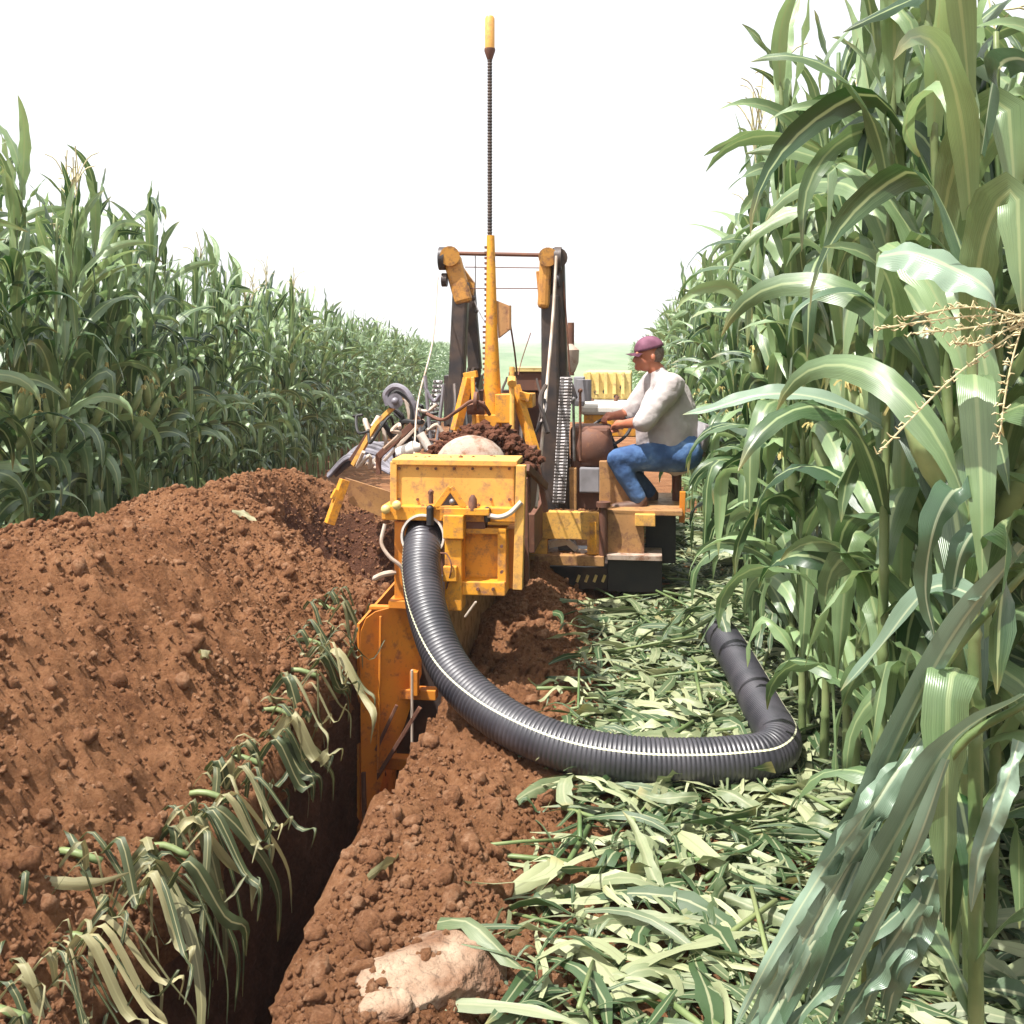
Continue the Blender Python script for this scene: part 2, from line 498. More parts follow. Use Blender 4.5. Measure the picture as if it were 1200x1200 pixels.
def height(X, Y):
    """smooth ground height away from the trench"""
    X = np.asarray(X, float); Y = np.asarray(Y, float)
    d = X - XR(Y)
    dl = -(d + TW)                           # distance left of the left lip
    lip = np.interp(Y, [1, 3, 4, 5.2, 6.2, 8], [0.05, 0.10, 0.17, 0.36, 0.40, 0.25])
    ridge = np.interp(Y, [0, 4.3, 6, 7.6, 9.0, 10.5], [0.98, 0.95, 0.97, 0.92, 0.60, 0.0])
    off = 1.22
    left = np.where(dl < off, lip + (ridge - lip) * np.sin(np.clip(dl / off, 0, 1) * math.pi / 2) ** 1.15,
                    ridge * (1 - sst(dl, off, off + 1.25)))
    # hollow behind the machine's side where the spoil has not fallen yet
    hx, hy = X + 1.02, Y - 7.10
    hol = np.exp(-((hx / 0.62) ** 2 + (hy / 0.88) ** 2) ** 2.6)
    left = left * (1 - 1.0 * hol) - .12 * hol
    left = left * (1 - sst(Y, 8.2, 10.5))
    berm = 0.13 * np.exp(-((d - 0.28) / 0.26) ** 2) * (1 - sst(Y, 7.2, 8.6)) + 0.05 * np.exp(-((d - 0.05) / 0.1) ** 2)
    berm = berm + 0.10 * np.exp(-((X - 0.22) / 0.2) ** 2 - ((Y - 6.4) / 0.9) ** 2)
    berm = berm + 0.12 * np.exp(-((X - 0.16) / 0.16) ** 2 - ((Y - 7.3) / 0.45) ** 2)
    return np.where(d < -TW * 0.5, left, berm) + G(Y)

def build_terrain():
    ys = np.concatenate([np.arange(-2, 1.8, 0.2), np.arange(1.8, 2.6, 0.03), np.arange(2.6, 5.5, 0.0135), np.arange(5.5, 8.6, 0.02), np.arange(8.6, 14.2, 0.15)])
    dl = -np.concatenate([np.arange(7, 3, -0.25), np.arange(3, 1.6, -0.04), np.arange(1.6, 0.05, -0.0135), np.linspace(0.05, 0.0, 5)])
    dr = np.concatenate([np.linspace(0, 0.05, 5)[0:], np.arange(0.06, 1.0, 0.0135), np.arange(1.0, 2.4, 0.03), np.arange(2.4, 9, 0.3)])
    depth = 1.35
    wz = np.arange(0.03, depth, 0.022)
    nb = 14
    # profile parameter: left ground | left wall | bottom | right wall | right ground
    nL, nW, nR = len(dl), len(wz), len(dr)
    ncol = nL + nW + nb + nW + nR
    nrow = len(ys)
    Yg = np.repeat(ys[:, None], ncol, 1)
    D = np.zeros(ncol); Z0 = np.zeros(ncol); kind = np.zeros(ncol, int)
    D[:nL] = dl - TW; kind[:nL] = 0
    D[nL:nL + nW] = -TW; Z0[nL:nL + nW] = wz; kind[nL:nL + nW] = 1
    D[nL + nW:nL + nW + nb] = np.linspace(-TW, 0, nb); Z0[nL + nW:nL + nW + nb] = depth; kind[nL + nW:nL + nW + nb] = 2
    D[nL + nW + nb:nL + 2 * nW + nb] = 0; Z0[nL + nW + nb:nL + 2 * nW + nb] = wz[::-1]; kind[nL + nW + nb:nL + 2 * nW + nb] = 3
    D[-nR:] = dr; kind[-nR:] = 4
    Xg = XR(Yg) + D[None, :]
    # straighten the trench walls into the outer borders
    S = np.concatenate([[0], np.cumsum(np.hypot(np.diff(D), np.diff(Z0)))])
    Sg = np.repeat(S[None, :], nrow, 0)
    K = np.repeat(kind[None, :], nrow, 0)
    hl = height(XR(Yg) - TW - 1e-3, Yg); hr = height(XR(Yg) + 1e-3, Yg)
    Hh = height(np.where(K == 0, np.minimum(Xg, XR(Yg) - TW - 1e-4), Xg), Yg)
    frac = Z0[None, :] / depth
    Zg = np.where((K == 0) | (K == 4), Hh, np.where(K == 1, hl * (1 - frac) - depth * frac, np.where(K == 3, hr * (1 - frac) - depth * frac, -depth)))
    # lumps
    edge = np.clip(np.minimum(np.abs(Xg - XR(Yg)) , 9) / 0.1, 0, 1)
    big = fbm(Sg, Yg, 1.1, 4, 0.55, 3)
    w1 = 0.5 - worley(Sg + 0.1 * big, Yg, 7.5, 21)
    w3 = 0.5 - worley(Sg + 0.02 * big, Yg, 38, 15)
    w2 = 0.5 - worley(Sg, Yg + 0.03 * big, 19, 5)
    fine = fbm(Sg, Yg, 16, 4, 0.6, 9)
    mask = sst(fbm(Sg, Yg, 0.9, 3, 0.5, 31), -0.25, 0.3)
    disp = 0.12 * big + 0.050 * w1 * (0.2 + mask) + 0.034 * w2 * (0.35 + mask) + 0.034 * w3 + 0.034 * fine
    far = sst(np.abs(Xg + 0.3), 3.0, 4.5)
    outer = (1 - far) * (1 - sst(Yg, 9, 12)) * sst(Yg, -1, 1)
    disp = disp * (0.12 + 0.88 * outer)
    ground = (K == 0) | (K == 4)
    # the trampled side is flatter
    flat = np.where(K == 4, 1 - 0.65 * sst(Xg - XR(Yg), 0.65, 0.95), 1)
    Zg = Zg + np.where(ground, disp * flat, 0) + np.where(K == 2, disp * 0.6, 0)
    wd = disp * 0.8 + 0.03 * vnoise(Yg * 9, Zg * 0.8, 44)
    Xg = Xg + np.where(K == 1, wd, 0) - np.where(K == 3, wd, 0)
    # ragged lips
    lipn = 0.06 * fbm(Yg, Yg * 0 + 3.3, 2.6, 4, 0.6, 8)
    nearlip = np.exp(-(np.abs(Xg - XR(Yg) + TW) / 0.22) ** 2) * (K <= 1); nearlip2 = np.exp(-(np.abs(Xg - XR(Yg)) / 0.18) ** 2) * (K >= 3)
    lf = np.where(K == 1, 1 - frac, 1); Xg = Xg + lipn * (nearlip * lf) - lipn * nearlip2 * np.where(K == 3, 1 - frac, 1)
    V = np.stack([Xg, Yg, Zg], -1).reshape(-1, 3)
    i = np.arange((nrow - 1) * (ncol - 1)); r = i // (ncol - 1); c = i % (ncol - 1)
    a = r * ncol + c
    Fq = np.stack([a, a + 1, a + ncol + 1, a + ncol], -1)
    me = mesh_np('ground', V, Fq)
    me.materials.append(M['soil']); me.materials.append(M['subsoil_and_shade'])
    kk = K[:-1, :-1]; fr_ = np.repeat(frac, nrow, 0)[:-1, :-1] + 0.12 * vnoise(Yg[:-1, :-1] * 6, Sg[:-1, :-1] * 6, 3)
    hq = np.exp(-(((Xg + 1.02) / 0.66) ** 2 + ((Yg - 7.22) / 0.90) ** 2) ** 2.6)[:-1, :-1] + 0.3 * vnoise(Yg[:-1, :-1] * 7, Sg[:-1, :-1] * 7, 13)  # hollow mask: shade under the machine's blade and damp, both put in as darker soil
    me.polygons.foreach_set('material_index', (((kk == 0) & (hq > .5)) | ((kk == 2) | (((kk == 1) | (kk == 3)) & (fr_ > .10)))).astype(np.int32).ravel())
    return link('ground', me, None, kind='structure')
build_terrain()

def far_ground():
    bm = bmesh.new()
    z = -0.06
    X0, X1, Y0, Y1 = -5.2, 5.6, -1.6, 13.4
    B = 3000
    def q(x0, y0, x1, y1):
        bm.faces.new([bm.verts.new((x0, y0, z)), bm.verts.new((x1, y0, z)), bm.verts.new((x1, y1, z)), bm.verts.new((x0, y1, z))])
    bm.free(); ys = [-B, Y0, 3, 6.5, 9, Y1, 16, 20, 28, 36, 45, 80, 200, 1500, B]
    bm = bmesh.new()
    for y0, y1 in zip(ys, ys[1:]):
        for x0, x1 in ([(-B, X0), (X1, B)] if Y0 <= y0 < Y1 else [(-B, X0), (X0, X1), (X1, B)]):
            bm.faces.new([bm.verts.new((x, y, z + float(G(y)))) for x, y in ((x0, y0), (x1, y0), (x1, y1), (x0, y1))])
    obj('surrounding_ground', bm, M['soil'], kind='structure')
    # crop beyond the end of the strip: a gently rolling canopy
    ys = np.concatenate([[34], np.geomspace(34.5, 2900, 90)])
    xs = np.linspace(-1, 1, 90)
    Yg, Xn = np.meshgrid(ys, xs, indexing='ij')
    Xg = Xn * (Yg * 0.9 + 14)
    Zg = 0.28 + 0.25 * fbm(Xg, Yg, 0.05, 3, 0.5, 2) + 0.10 * fbm(Xg, Yg, 0.7, 3, 0.6, 4)
    Zg = Zg + G(Yg)
    Zg[0, :] = G(34.) - 0.1
    n, mm = Xg.shape
    i = np.arange((n - 1) * (mm - 1)); r = i // (mm - 1); c = i % (mm - 1); a = r * mm + c
    me = mesh_np('distant_field', np.stack([Xg, Yg, Zg], -1).reshape(-1, 3), np.stack([a, a + 1, a + mm + 1, a + mm], -1))
    link('distant_field', me, M['field'], kind='structure')
far_ground()

# ---- clods
_ico = bmesh.new(); bmesh.ops.create_icosphere(_ico, subdivisions=1, radius=1.0)
ICO_V = np.array([v.co[:] for v in _ico.verts]); ICO_F = np.array([[v.index for v in f.verts] for f in _ico.faces]); _ico.free()
_ico = bmesh.new(); bmesh.ops.create_icosphere(_ico, subdivisions=2, radius=1.0)
ICO2_V = np.array([v.co[:] for v in _ico.verts]); ICO2_F = np.array([[v.index for v in f.verts] for f in _ico.faces]); _ico.free()

def rand_rot(n):
    q = nrg.normal(size=(n, 4)); q /= np.linalg.norm(q, axis=1)[:, None]
    w, x, y, z = q.T
    return np.stack([1 - 2 * (y * y + z * z), 2 * (x * y - z * w), 2 * (x * z + y * w), 2 * (x * y + z * w), 1 - 2 * (x * x + z * z), 2 * (y * z - x * w), 2 * (x * z - y * w), 2 * (y * z + x * w), 1 - 2 * (x * x + y * y)], -1).reshape(n, 3, 3)

def clod_mesh(name, C, R, base_v, base_f):
    n = len(C)
    sc = R[:, None] * nrg.uniform(0.55, 1.15, (n, 3))
    V = base_v[None] * sc[:, None, :] * nrg.uniform(0.70, 1.22, (n, len(base_v), 1))
    V = np.einsum('nij,nkj->nki', rand_rot(n), V) + C[:, None, :]
    Fq = (base_f[None] + (np.arange(n) * len(base_v))[:, None, None]).reshape(-1, 3)
    return mesh_np(name, V.reshape(-1, 3), Fq, smooth=False)

def scatter_clods():
    C, R = [], []
    n = 90000
    Y = 2.3 + 6.2 * nrg.random(n) ** 1.35
    side = nrg.random(n)
    X = np.where(side < 0.68, XR(Y) - TW - 2.0 * nrg.random(n) ** 1.2, XR(Y) + 0.78 * nrg.random(n) ** 0.8)
    dens = sst(fbm(X, Y, 1.3, 3, 0.5, 31), -0.35, 0.3)
    keep = nrg.random(n) < 0.25 + 0.75 * dens
    X, Y = X[keep], Y[keep]
    R = 0.0035 + 0.013 * nrg.random(len(X)) ** 2.8
    big = nrg.random(len(X)) < 0.010
    R[big] = nrg.uniform(0.022, 0.042, big.sum())
    Z = height(X, Y) + 0.10 * 0 
    return X, Y, R
# clods are dropped on the finished ground with a ray test against the ground mesh
from mathutils.bvhtree import BVHTree
_g = bpy.data.objects['ground'].data
_gv = np.empty(len(_g.vertices) * 3, dtype=np.float32); _g.vertices.foreach_get('co', _gv)
_gf = np.empty(len(_g.loops), dtype=np.int32); _g.loops.foreach_get('vertex_index', _gf)
BVH = BVHTree.FromPolygons(_gv.reshape(-1, 3).tolist(), _gf.reshape(-1, 4).tolist())
def ground_z(x, y):
    h = BVH.ray_cast(Vector((x, y, 5)), Vector((0, 0, -1)))
    return h[0].z if h[0] is not None else 0.0

X, Y, R = scatter_clods()
Z = np.array([ground_z(x, y) for x, y in zip(X, Y)])
ok = Z > -0.4
X, Y, Z, R = X[ok], Y[ok], Z[ok], R[ok]
C = np.stack([X, Y, Z + R * 0.25], -1)
sm = R < 0.014
me = clod_mesh('soil_clods', C[sm], R[sm], ICO_V, ICO_F)
link('soil_clods', me, M['clod'], label='loose crumbs of red soil strewn over spoil bank and trench edge', cat='soil', kind='stuff')
me = clod_mesh('soil_lumps', C[~sm], R[~sm], ICO2_V, ICO2_F)
link('soil_lumps', me, M['clod'], label='fist sized lumps of red soil lying on the spoil bank', cat='soil', kind='stuff')

# pale rock in the right bank
def hit(u, v):
    d = (P(u, v, 3) - Vector((0, 0, H))).normalized()
    return BVH.ray_cast(Vector((0, 0, H)), d)[0]
def rock(name, c, s, seed, label, rz=0.0, mat='rock'):
    r = np.random.default_rng(seed)
    bm = bmesh.new()
    bmesh.ops.create_icosphere(bm, subdivisions=5, radius=1.0)
    a = np.array([v.co[:] for v in bm.verts])
    pn = r.normal(size=(16, 3)); pn /= np.linalg.norm(pn, axis=1)[:, None]; ph = r.uniform(.62, .95, 16)
    pn = np.vstack([pn, [[0.05, -.08, 1]]]); ph = np.append(ph, .55)
    rad = np.min(np.where(a @ pn.T > .05, ph / np.maximum(a @ pn.T, .05), 9), axis=1)
    rad = np.minimum(rad, 1.15)
    a = a * rad[:, None]
    a *= (1 + 0.05 * fbm(a[:, 0] * 2 + seed, a[:, 1] * 2 + a[:, 2] * 2, 2.5, 5, .6, seed))[:, None]
    for v, k in zip(bm.verts, a):
        v.co = Vector((k[0] * s[0], k[1] * s[1], k[2] * s[2]))
    o = obj(name, bm, M[mat], smooth='all', label=label, cat='rock')
    o.location = c; o.rotation_euler = (0.10, -0.05, rz)
    return o
p = hit(500, 1138)
rock('rock', (p.x, p.y, p.z - 0.032), (0.20, 0.17, 0.095), 4, 'broad flat pale sandstone half buried in right trench bank', 0.3)
p = hit(452, 1182)
rock('rock', (p.x, p.y, p.z), (0.06, 0.05, 0.04), 9, 'small tan stone just in front of the broad flat pale rock', 0.3)

# ------------------------------------------------------------------ leaves
def leaf_strip(path, widths, sides, fold=0.25, wave=0.0, wfreq=5.0, ph=0.0, nw=4):
    """path (n,3), widths (n), sides (n,3) unit cross vectors -> verts, quads, uv"""
    path = np.asarray(path, float); sides = np.asarray(sides, float)
    n = len(path)
    T = np.gradient(path, axis=0); T /= np.linalg.norm(T, axis=1)[:, None] + 1e-9
    S = sides - T * (sides * T).sum(1)[:, None]; S /= np.linalg.norm(S, axis=1)[:, None] + 1e-9
    Nn = np.cross(S, T)
    s = np.linspace(-1, 1, nw + 1)
    t = np.linspace(0, 1, n)
    V = np.zeros((n, nw + 1, 3))
    for j, sj in enumerate(s):
        up = abs(sj) * fold + wave * abs(sj) ** 1.5 * np.sin(wfreq * 2 * math.pi * t + ph + (2.1 if sj > 0 else 0))
        V[:, j] = path + S * (sj * widths * 0.5)[:, None] * math.cos(fold * 0.6) + Nn * (up * widths * 0.5)[:, None]
    uv = np.zeros((n, nw + 1, 2)); uv[..., 0] = (s + 1) / 2; uv[..., 1] = t[:, None]
    i = np.arange((n - 1) * nw); r = i // nw; c = i % nw; a = r * (nw + 1) + c
    Fq = np.stack([a, a + 1, a + nw + 2, a + nw + 1], -1)
    return V.reshape(-1, 3), Fq, uv.reshape(-1, 2)

def corn_leaf(r, L, Wd, th0, bend, kink=None, twist=0.0, side=0.0, ns=14, nw=4, wave=0.35):
    """leaf leaving the origin along +X; th0 = angle from vertical in degrees"""
    t = np.linspace(0, 1, ns + 1)
    th = math.radians(th0) + math.radians(bend) * t ** 1.6
    if kink:
        th = th + math.radians(kink[1]) * sst(t, kink[0] - 0.05, kink[0] + 0.05)
    th = np.minimum(th, math.radians(178))
    az = side * t ** 1.5
    dx = np.sin(th) * np.cos(az); dy = np.sin(th) * np.sin(az); dz = np.cos(th)
    step = L / ns
    path = np.stack([np.concatenate([[0], np.cumsum(0.5 * (a[1:] + a[:-1])) * step]) for a in (dx, dy, dz)], -1)
    w = Wd * np.minimum(1, 0.42 + 1.6 * t) * np.clip(1 - t ** 2.6, 0, 1) ** 0.8 + 0.002
    # cross vector: horizontal, rotated about the leaf axis by twist
    base = np.stack([-np.sin(az), np.cos(az), np.zeros_like(az)], -1)
    T = np.stack([dx, dy, dz], -1)
    Bn = np.cross(T, base)
    a = twist * t ** 1.3
    S = base * np.cos(a)[:, None] + Bn * np.sin(a)[:, None]
    fold = 0.42 - 0.25 * 0.5
    return leaf_strip(path, w, S, fold, wave * 0.5, r.uniform(2.5, 5), r.uniform(0, 6), nw)

def rotz(V, a):
    c, s = math.cos(a), math.sin(a)
    return V @ np.array([[c, s, 0], [-s, c, 0], [0, 0, 1]])

def plant_spec(r, hgt=2.35, n=13):
    """list of leaves (height, azimuth, kwargs) for one plant"""
    out = []
    az0 = math.pi / 2
    for i in range(n):
        f = i / (n - 1)
        z = 0.30 + (hgt - 0.33) * f
        az = az0 + math.pi * i + r.gauss(0, 0.42)
        mid = math.sin(math.pi * min(1, 0.15 + f * 0.8))
        L = (0.40 + 0.32 * mid) * r.uniform(0.85, 1.15)
        Wd = (0.050 + 0.032 * mid) * r.uniform(0.85, 1.2)
        if f > 0.82:
            th0, bend = r.uniform(6, 18), r.uniform(8, 70)
        elif f > 0.45:
            th0, bend = r.uniform(10, 26), r.uniform(70, 160)
        else:
            th0, bend = r.uniform(20, 48), r.uniform(110, 165)
        kink = (r.uniform(0.2, 0.6), r.uniform(50, 120)) if r.random() < 0.42 else None
        out.append((z, az, dict(L=L, Wd=Wd, th0=th0, bend=bend, kink=kink, twist=r.gauss(0, 1.5), side=r.gauss(0, 0.7), wave=r.uniform(0.3, 1.0))))
    return out

def stalk_path(r, hgt):
    lx, ly = r.gauss(0, 0.03), r.gauss(0, 0.03)
    zs = np.linspace(0, hgt + 0.12, 13)
    return [Vector((lx * (z / hgt) ** 2, ly * (z / hgt) ** 2, z)) for z in zs]

def tassel_bm(bm, base, r, up=True, size=1.0):
    tops = []
    main = [base, base + Vector((r.gauss(0, .01), r.gauss(0, .01), 0.16 * size)), base + Vector((r.gauss(0, .02), r.gauss(0, .02), 0.36 * size))]
    tube(bm, smooth_path(main, 4), 0.004, 5)
    for k in range(r.randint(5, 9)):
        a = r.uniform(0, 6.28); z = r.uniform(0.04, 0.16) * size; sp = r.uniform(0.3, 1.0)
        p0 = base + Vector((0, 0, z)); L = r.uniform(0.14, 0.24) * size
        p1 = p0 + Vector((math.cos(a) * L * sp * 0.5, math.sin(a) * L * sp * 0.5, L * 0.6))
        p2 = p0 + Vector((math.cos(a) * L * sp, math.sin(a) * L * sp, L * (1.0 - 0.4 * sp)))
        tube(bm, smooth_path([p0, p1, p2], 3), [0.0035 * size] * 6 + [0.002], 4)

def ear_bm(bm, base, az, r):
    d = Vector((math.cos(az) * 0.42, math.sin(az) * 0.42, 0.9)).normalized()
    L = r.uniform(0.17, 0.22)
    pts = [base + d * L * t for t in (0, 0.15, 0.35, 0.6, 0.85, 1.0)]
    tube(bm, pts, [0.012, 0.024, 0.029, 0.028, 0.018, 0.006], 8)
    return base + d * L, d

def make_corn(seed, hgt=2.35, n=13, tassel=True):
    """one hi-res plant: returns list of (part name, mesh)"""
    r = random.Random(seed)
    parts = []
    sp = stalk_path(r, hgt)
    bm = bmesh.new()
    rad = []
    for i, p in enumerate(sp):
        rad.append(0.0145 * (1 - 0.6 * i / 12) + 0.001)
    P2, R2 = [], []
    for i in range(12):
        P2 += [sp[i], sp[i].lerp(sp[i + 1], .06), sp[i].lerp(sp[i + 1], .12), sp[i].lerp(sp[i + 1], .55)]
        R2 += [rad[i] * 1.0, rad[i] * 1.28, rad[i] * .95, rad[i] * 1.06]
    tube(bm, P2 + [sp[12]], R2 + [rad[12]], 7)
    me = bpy.data.meshes.new('stalk'); bm.to_mesh(me); bm.free()
    me.polygons.foreach_set('use_smooth', [True] * len(me.polygons)); me.materials.append(M['stalk'])
    parts.append(('stalk', me))
    def at(z):
        f = z / (hgt + 0.12) * 12; i = int(min(11, f)); return sp[i].lerp(sp[i + 1], f - i)
    for z, az, kw in plant_spec(r, hgt, n):
        V, Fq, uv = corn_leaf(r, ns=14, nw=4, **kw)
        V = rotz(V, az) + np.array(at(z)[:])
        me = mesh_np('leaf', V, Fq, uv, np.full(len(V), r.uniform(-0.1, 0.75)))
        me.materials.append(M['leaf']); parts.append(('leaf', me))
    for k in range(r.choice([1, 1, 2])):
        bm = bmesh.new(); az = r.uniform(0, 6.28); b = at(r.uniform(0.95, 1.25))
        tip, d = ear_bm(bm, b, az, r)
        me = bpy.data.meshes.new('ear'); bm.to_mesh(me); bm.free()
        me.polygons.foreach_set('use_smooth', [True] * len(me.polygons)); me.materials.append(M['husk'])
        bm = bmesh.new()
        for q in range(7):
            v = Vector((r.gauss(0, .5), r.gauss(0, .5), r.uniform(-.3, .5)))
            tube(bm, smooth_path([tip - d * 0.02, tip + d * 0.025 + v * 0.012, tip + d * 0.02 + v * 0.035 - Vector((0, 0, 0.02))], 2), 0.0035, 3)
        ms = bpy.data.meshes.new('silk'); bm.to_mesh(ms); bm.free(); ms.materials.append(M['silk'])
        parts.append(('ear', me, ms))
    if tassel:
        bm = bmesh.new(); tassel_bm(bm, sp[-1], r)
        me = bpy.data.meshes.new('tassel'); bm.to_mesh(me); bm.free(); me.materials.append(M['tassel'])
        parts.append(('tassel', me))
    return parts

PROTO = [make_corn(100 + i, hgt=2.2 + 0.05 * (i % 4), n=17 + i % 3, tassel=(i % 5 == 0)) for i in range(10)]

def put_corn(x, y, z, rz, sc, proto, label, group, tilt=(0, 0)):
    root = empty('corn_plant', (x, y, z), rz, label=label, cat='corn plant', group=group)
    root.rotation_euler = (tilt[0], tilt[1], rz)
    root.scale = (sc, sc, sc)
    for p in PROTO[proto]:
        o = bpy.data.objects.new(p[0], p[1]); COL.objects.link(o); o.parent = root
        if len(p) > 2:
            s = bpy.data.objects.new('silk', p[2]); COL.objects.link(s); s.parent = o
    return root

# low-res plants for the rows further in, joined
def lowres_proto(seed, hgt):
    r = random.Random(seed); Vs, Fs, Us, Ts = [], [], [], []; off = 0
    for z, az, kw in plant_spec(r, hgt, 14):
        V, Fq, uv = corn_leaf(r, ns=7, nw=2, **kw)
        V = rotz(V, az) + np.array([0, 0, z])
        Vs.append(V); Fs.append(Fq + off); Us.append(uv); Ts.append(np.full(len(V), r.uniform(0, 0.4))); off += len(V)
    # stalk as a crossed, three sided column
    zs = np.array([0, hgt * 0.5, hgt + 0.3]); rr = [0.015, 0.012, 0.004]
    ring = []
    for z, q in zip(zs, rr):
        for k in range(3):
            ring.append((q * math.cos(k * 2.094), q * math.sin(k * 2.094), z))
    f = [[i * 3 + k, i * 3 + (k + 1) % 3, i * 3 + 3 + (k + 1) % 3, i * 3 + 3 + k] for i in range(2) for k in range(3)]
    Vs.append(np.array(ring)); Fs.append(np.array(f) + off); Us.append(np.full((9, 2), 0.5)); Ts.append(np.full(9, 0.3))
    return [np.concatenate(a) for a in (Vs, Fs, Us, Ts)]
LOW = [lowres_proto(300 + i, 2.25 + 0.05 * (i % 4)) for i in range(10)]

def corn_mass(name, spots, label):
    Vs, Fs, Us, Ts = [], [], [], []; off = 0
    for (x, y, z, sc) in spots:
        V, Fq, uv, t = LOW[rng.randrange(len(LOW))]
        Vs.append(rotz(V * sc, rng.uniform(0, 6.28)) + np.array([x, y, z])); Fs.append(Fq + off); Us.append(uv); Ts.append(t + rng.uniform(-.05, .2)); off += len(V)
    me = mesh_np(name, np.concatenate(Vs), np.concatenate(Fs), np.concatenate(Us), np.concatenate(Ts))
    link(name, me, M['leaf'], label=label, cat='corn', kind='stuff')

def XLrow(Y): return float(np.interp(Y, [0, 6, 12, 30, 110], [-2.74, -2.95, -3.05, -2.95, -6.0]))
def XRrow(Y): return 0.86 + 0.105 * Y + 0.12 * math.exp(-((Y - 7.4) / 0.9) ** 2) + 0.10 * math.exp(-((Y - 3.0) / 1.0) ** 2)
cand = []
for k in range(7):
    y = 4.9
    while y < 110:
        x = XLrow(y) - 0.62 * k
        if x / y > -0.56:
            cand.append(('L', k, x + rng.gauss(0, .04), y + rng.gauss(0, .05)))
        y += 0.155 if y < 25 else (0.25 if y < 50 else 0.6)
        if k > 3 and y > 22: y += 0.3
for k in range(10):
    y = 2.7
    while y < 90:
        x = XRrow(y) + 0.50 * k
        if x / y < (0.62 if k < 6 else 0.95) and (k < 6 or y < 12):
            cand.append(('R', k, x + rng.gauss(0, .05), y + rng.gauss(0, .05)))
        y += 0.155 if y < 25 else (0.3 if y < 50 else 0.6)
        if k > 3 and y > 22: y += 0.3
# the 290 that show largest: near and in the front rows
cand.sort(key=lambda c: c[3] * (1 + 0.55 * c[1]))
ROWN = ['front row', 'second row', 'third row', 'fourth row', 'fifth row', 'sixth row', 'seventh row']
near, rest = cand[:285], cand[285:]
ORD = ['first', 'second', 'third', 'fourth', 'fifth', 'sixth', 'seventh', 'eighth', 'ninth', 'tenth', 'eleventh', 'twelfth', 'thirteenth', 'fourteenth', 'fifteenth', 'sixteenth', 'seventeenth', 'eighteenth', 'nineteenth', 'twentieth']
near.sort(key=lambda c: (c[0], c[1], c[3]))
seen_ = {}
for s, k, x, y in near:
    side = 'left' if s == 'L' else 'right'
    rowm = ROWN[k]
    rz = rng.choice([0, math.pi]) + rng.gauss(0, .45 if k == 0 else 1.2)
    sc_ = rng.uniform(0.95, 1.10) * (1.13 if s == 'L' and y < 9 else (1.16 if s == 'R' and y < 6.5 else 1.02))
    where = 'beside the camera' if y < 3.6 else ('level with the black hose loop' if y < 5.5 else ('level with the yellow machine' if y < 9 else 'beyond the yellow machine'))
    lab_ = None
    if k == 0 and abs(x / y) < .48:
        j_ = seen_.get(s, 0); seen_[s] = j_ + 1
        if j_ < 20: lab_ = ('tall leafy corn plant, %s in view from the %s edge of the %s-hand front row' % (ORD[j_], side_ := 'left' if s == 'L' else 'right', side_))
    put_corn(x, y, float(G(y)), rz, sc_, rng.randrange(10),
             lab_ or 'tall leafy corn plant, %s of the %s-hand cornfield, %s' % (rowm, side, where),
             '%s of corn plants on the %s, %s' % (rowm, side, where), (rng.gauss(0, .04), rng.gauss(0, .04)))
corn_mass('corn_rows', [(x, y, float(G(y)), rng.uniform(.92, 1.08)) for s, k, x, y in rest if s == 'L'], 'dense mass of corn rows receding behind the front of the left-hand field')
corn_mass('corn_rows', [(x, y, float(G(y)), rng.uniform(.92, 1.08)) for s, k, x, y in rest if s == 'R'], 'dense mass of corn rows receding behind the man in the right-hand field')

# ------------------------------------------------------------------ trampled corn litter
def flat_leaf(r, L, Wd, ns=7, nw=2):
    t = np.linspace(0, 1, ns + 1)
    az = r.gauss(0, 0.9) * t + 0.4 * r.gauss(0, 1) * np.sin(3 * t)
    st = L / ns
    x = np.concatenate([[0], np.cumsum(np.cos(az[1:])) * st]); y = np.concatenate([[0], np.cumsum(np.sin(az[1:])) * st])
    z = 0.03 * r.random() + r.uniform(0.0, 0.035) * np.sin(math.pi * t * r.uniform(0.7, 2.2)) + 0.012 * r.gauss(0, 1) * t
    w = Wd * np.minimum(1, 0.5 + 1.4 * t) * (np.clip(1 - t ** 2.4, 0, 1) ** 0.8 if r.random() < .72 else 1) * (1 + .28 * np.array([r.uniform(-1, 1) for _ in t])) + 0.002
    tw = r.gauss(0, 0.7) * t + r.gauss(0, 0.5)
    S = np.stack([-np.sin(az) * np.cos(tw), np.cos(az) * np.cos(tw), np.sin(tw)], -1)
    return leaf_strip(np.stack([x - L * .4, y, z], -1), w, S, r.uniform(0, .5), r.uniform(0, .5), r.uniform(1.5, 4), r.uniform(0, 6), nw)

def litter_z(x, y): return max(ground_z(x, y), -0.02)
Vs, Fs, Us, Ts = [], [], [], []; off = 0
cnt = 0
r = random.Random(77)
while cnt < 6800:
    y = 2.2 + 8.6 * r.random() ** 1.25
    x = r.uniform(XR(y) + 0.50, XRrow(y) + 0.9)
    if y > 7.2 and x < 1.25: continue
    edge = x - (XR(y) + 0.62)
    if edge < 0.25 and r.random() > 0.35 + edge * 2: continue
    if 2.2 < y < 3.6 and r.random() < 0.25: continue
    L = r.choice([r.uniform(.05, .16), r.uniform(.15, .3), r.uniform(.3, .55)])
    Wd = r.uniform(.006, .02) if L < .16 else r.choice([.010, .018, .028, .042, .055]) * r.uniform(.8, 1.2)
    V, Fq, uv = flat_leaf(r, L, Wd)
    V = rotz(V, r.uniform(0, 6.28)) + np.array([x, y, litter_z(x, y) + 0.005 + 0.05 * r.random()])
    Vs.append(V); Fs.append(Fq + off); Us.append(uv); Ts.append(np.full(len(V), r.uniform(-0.45, 1.0))); off += len(V); cnt += 1
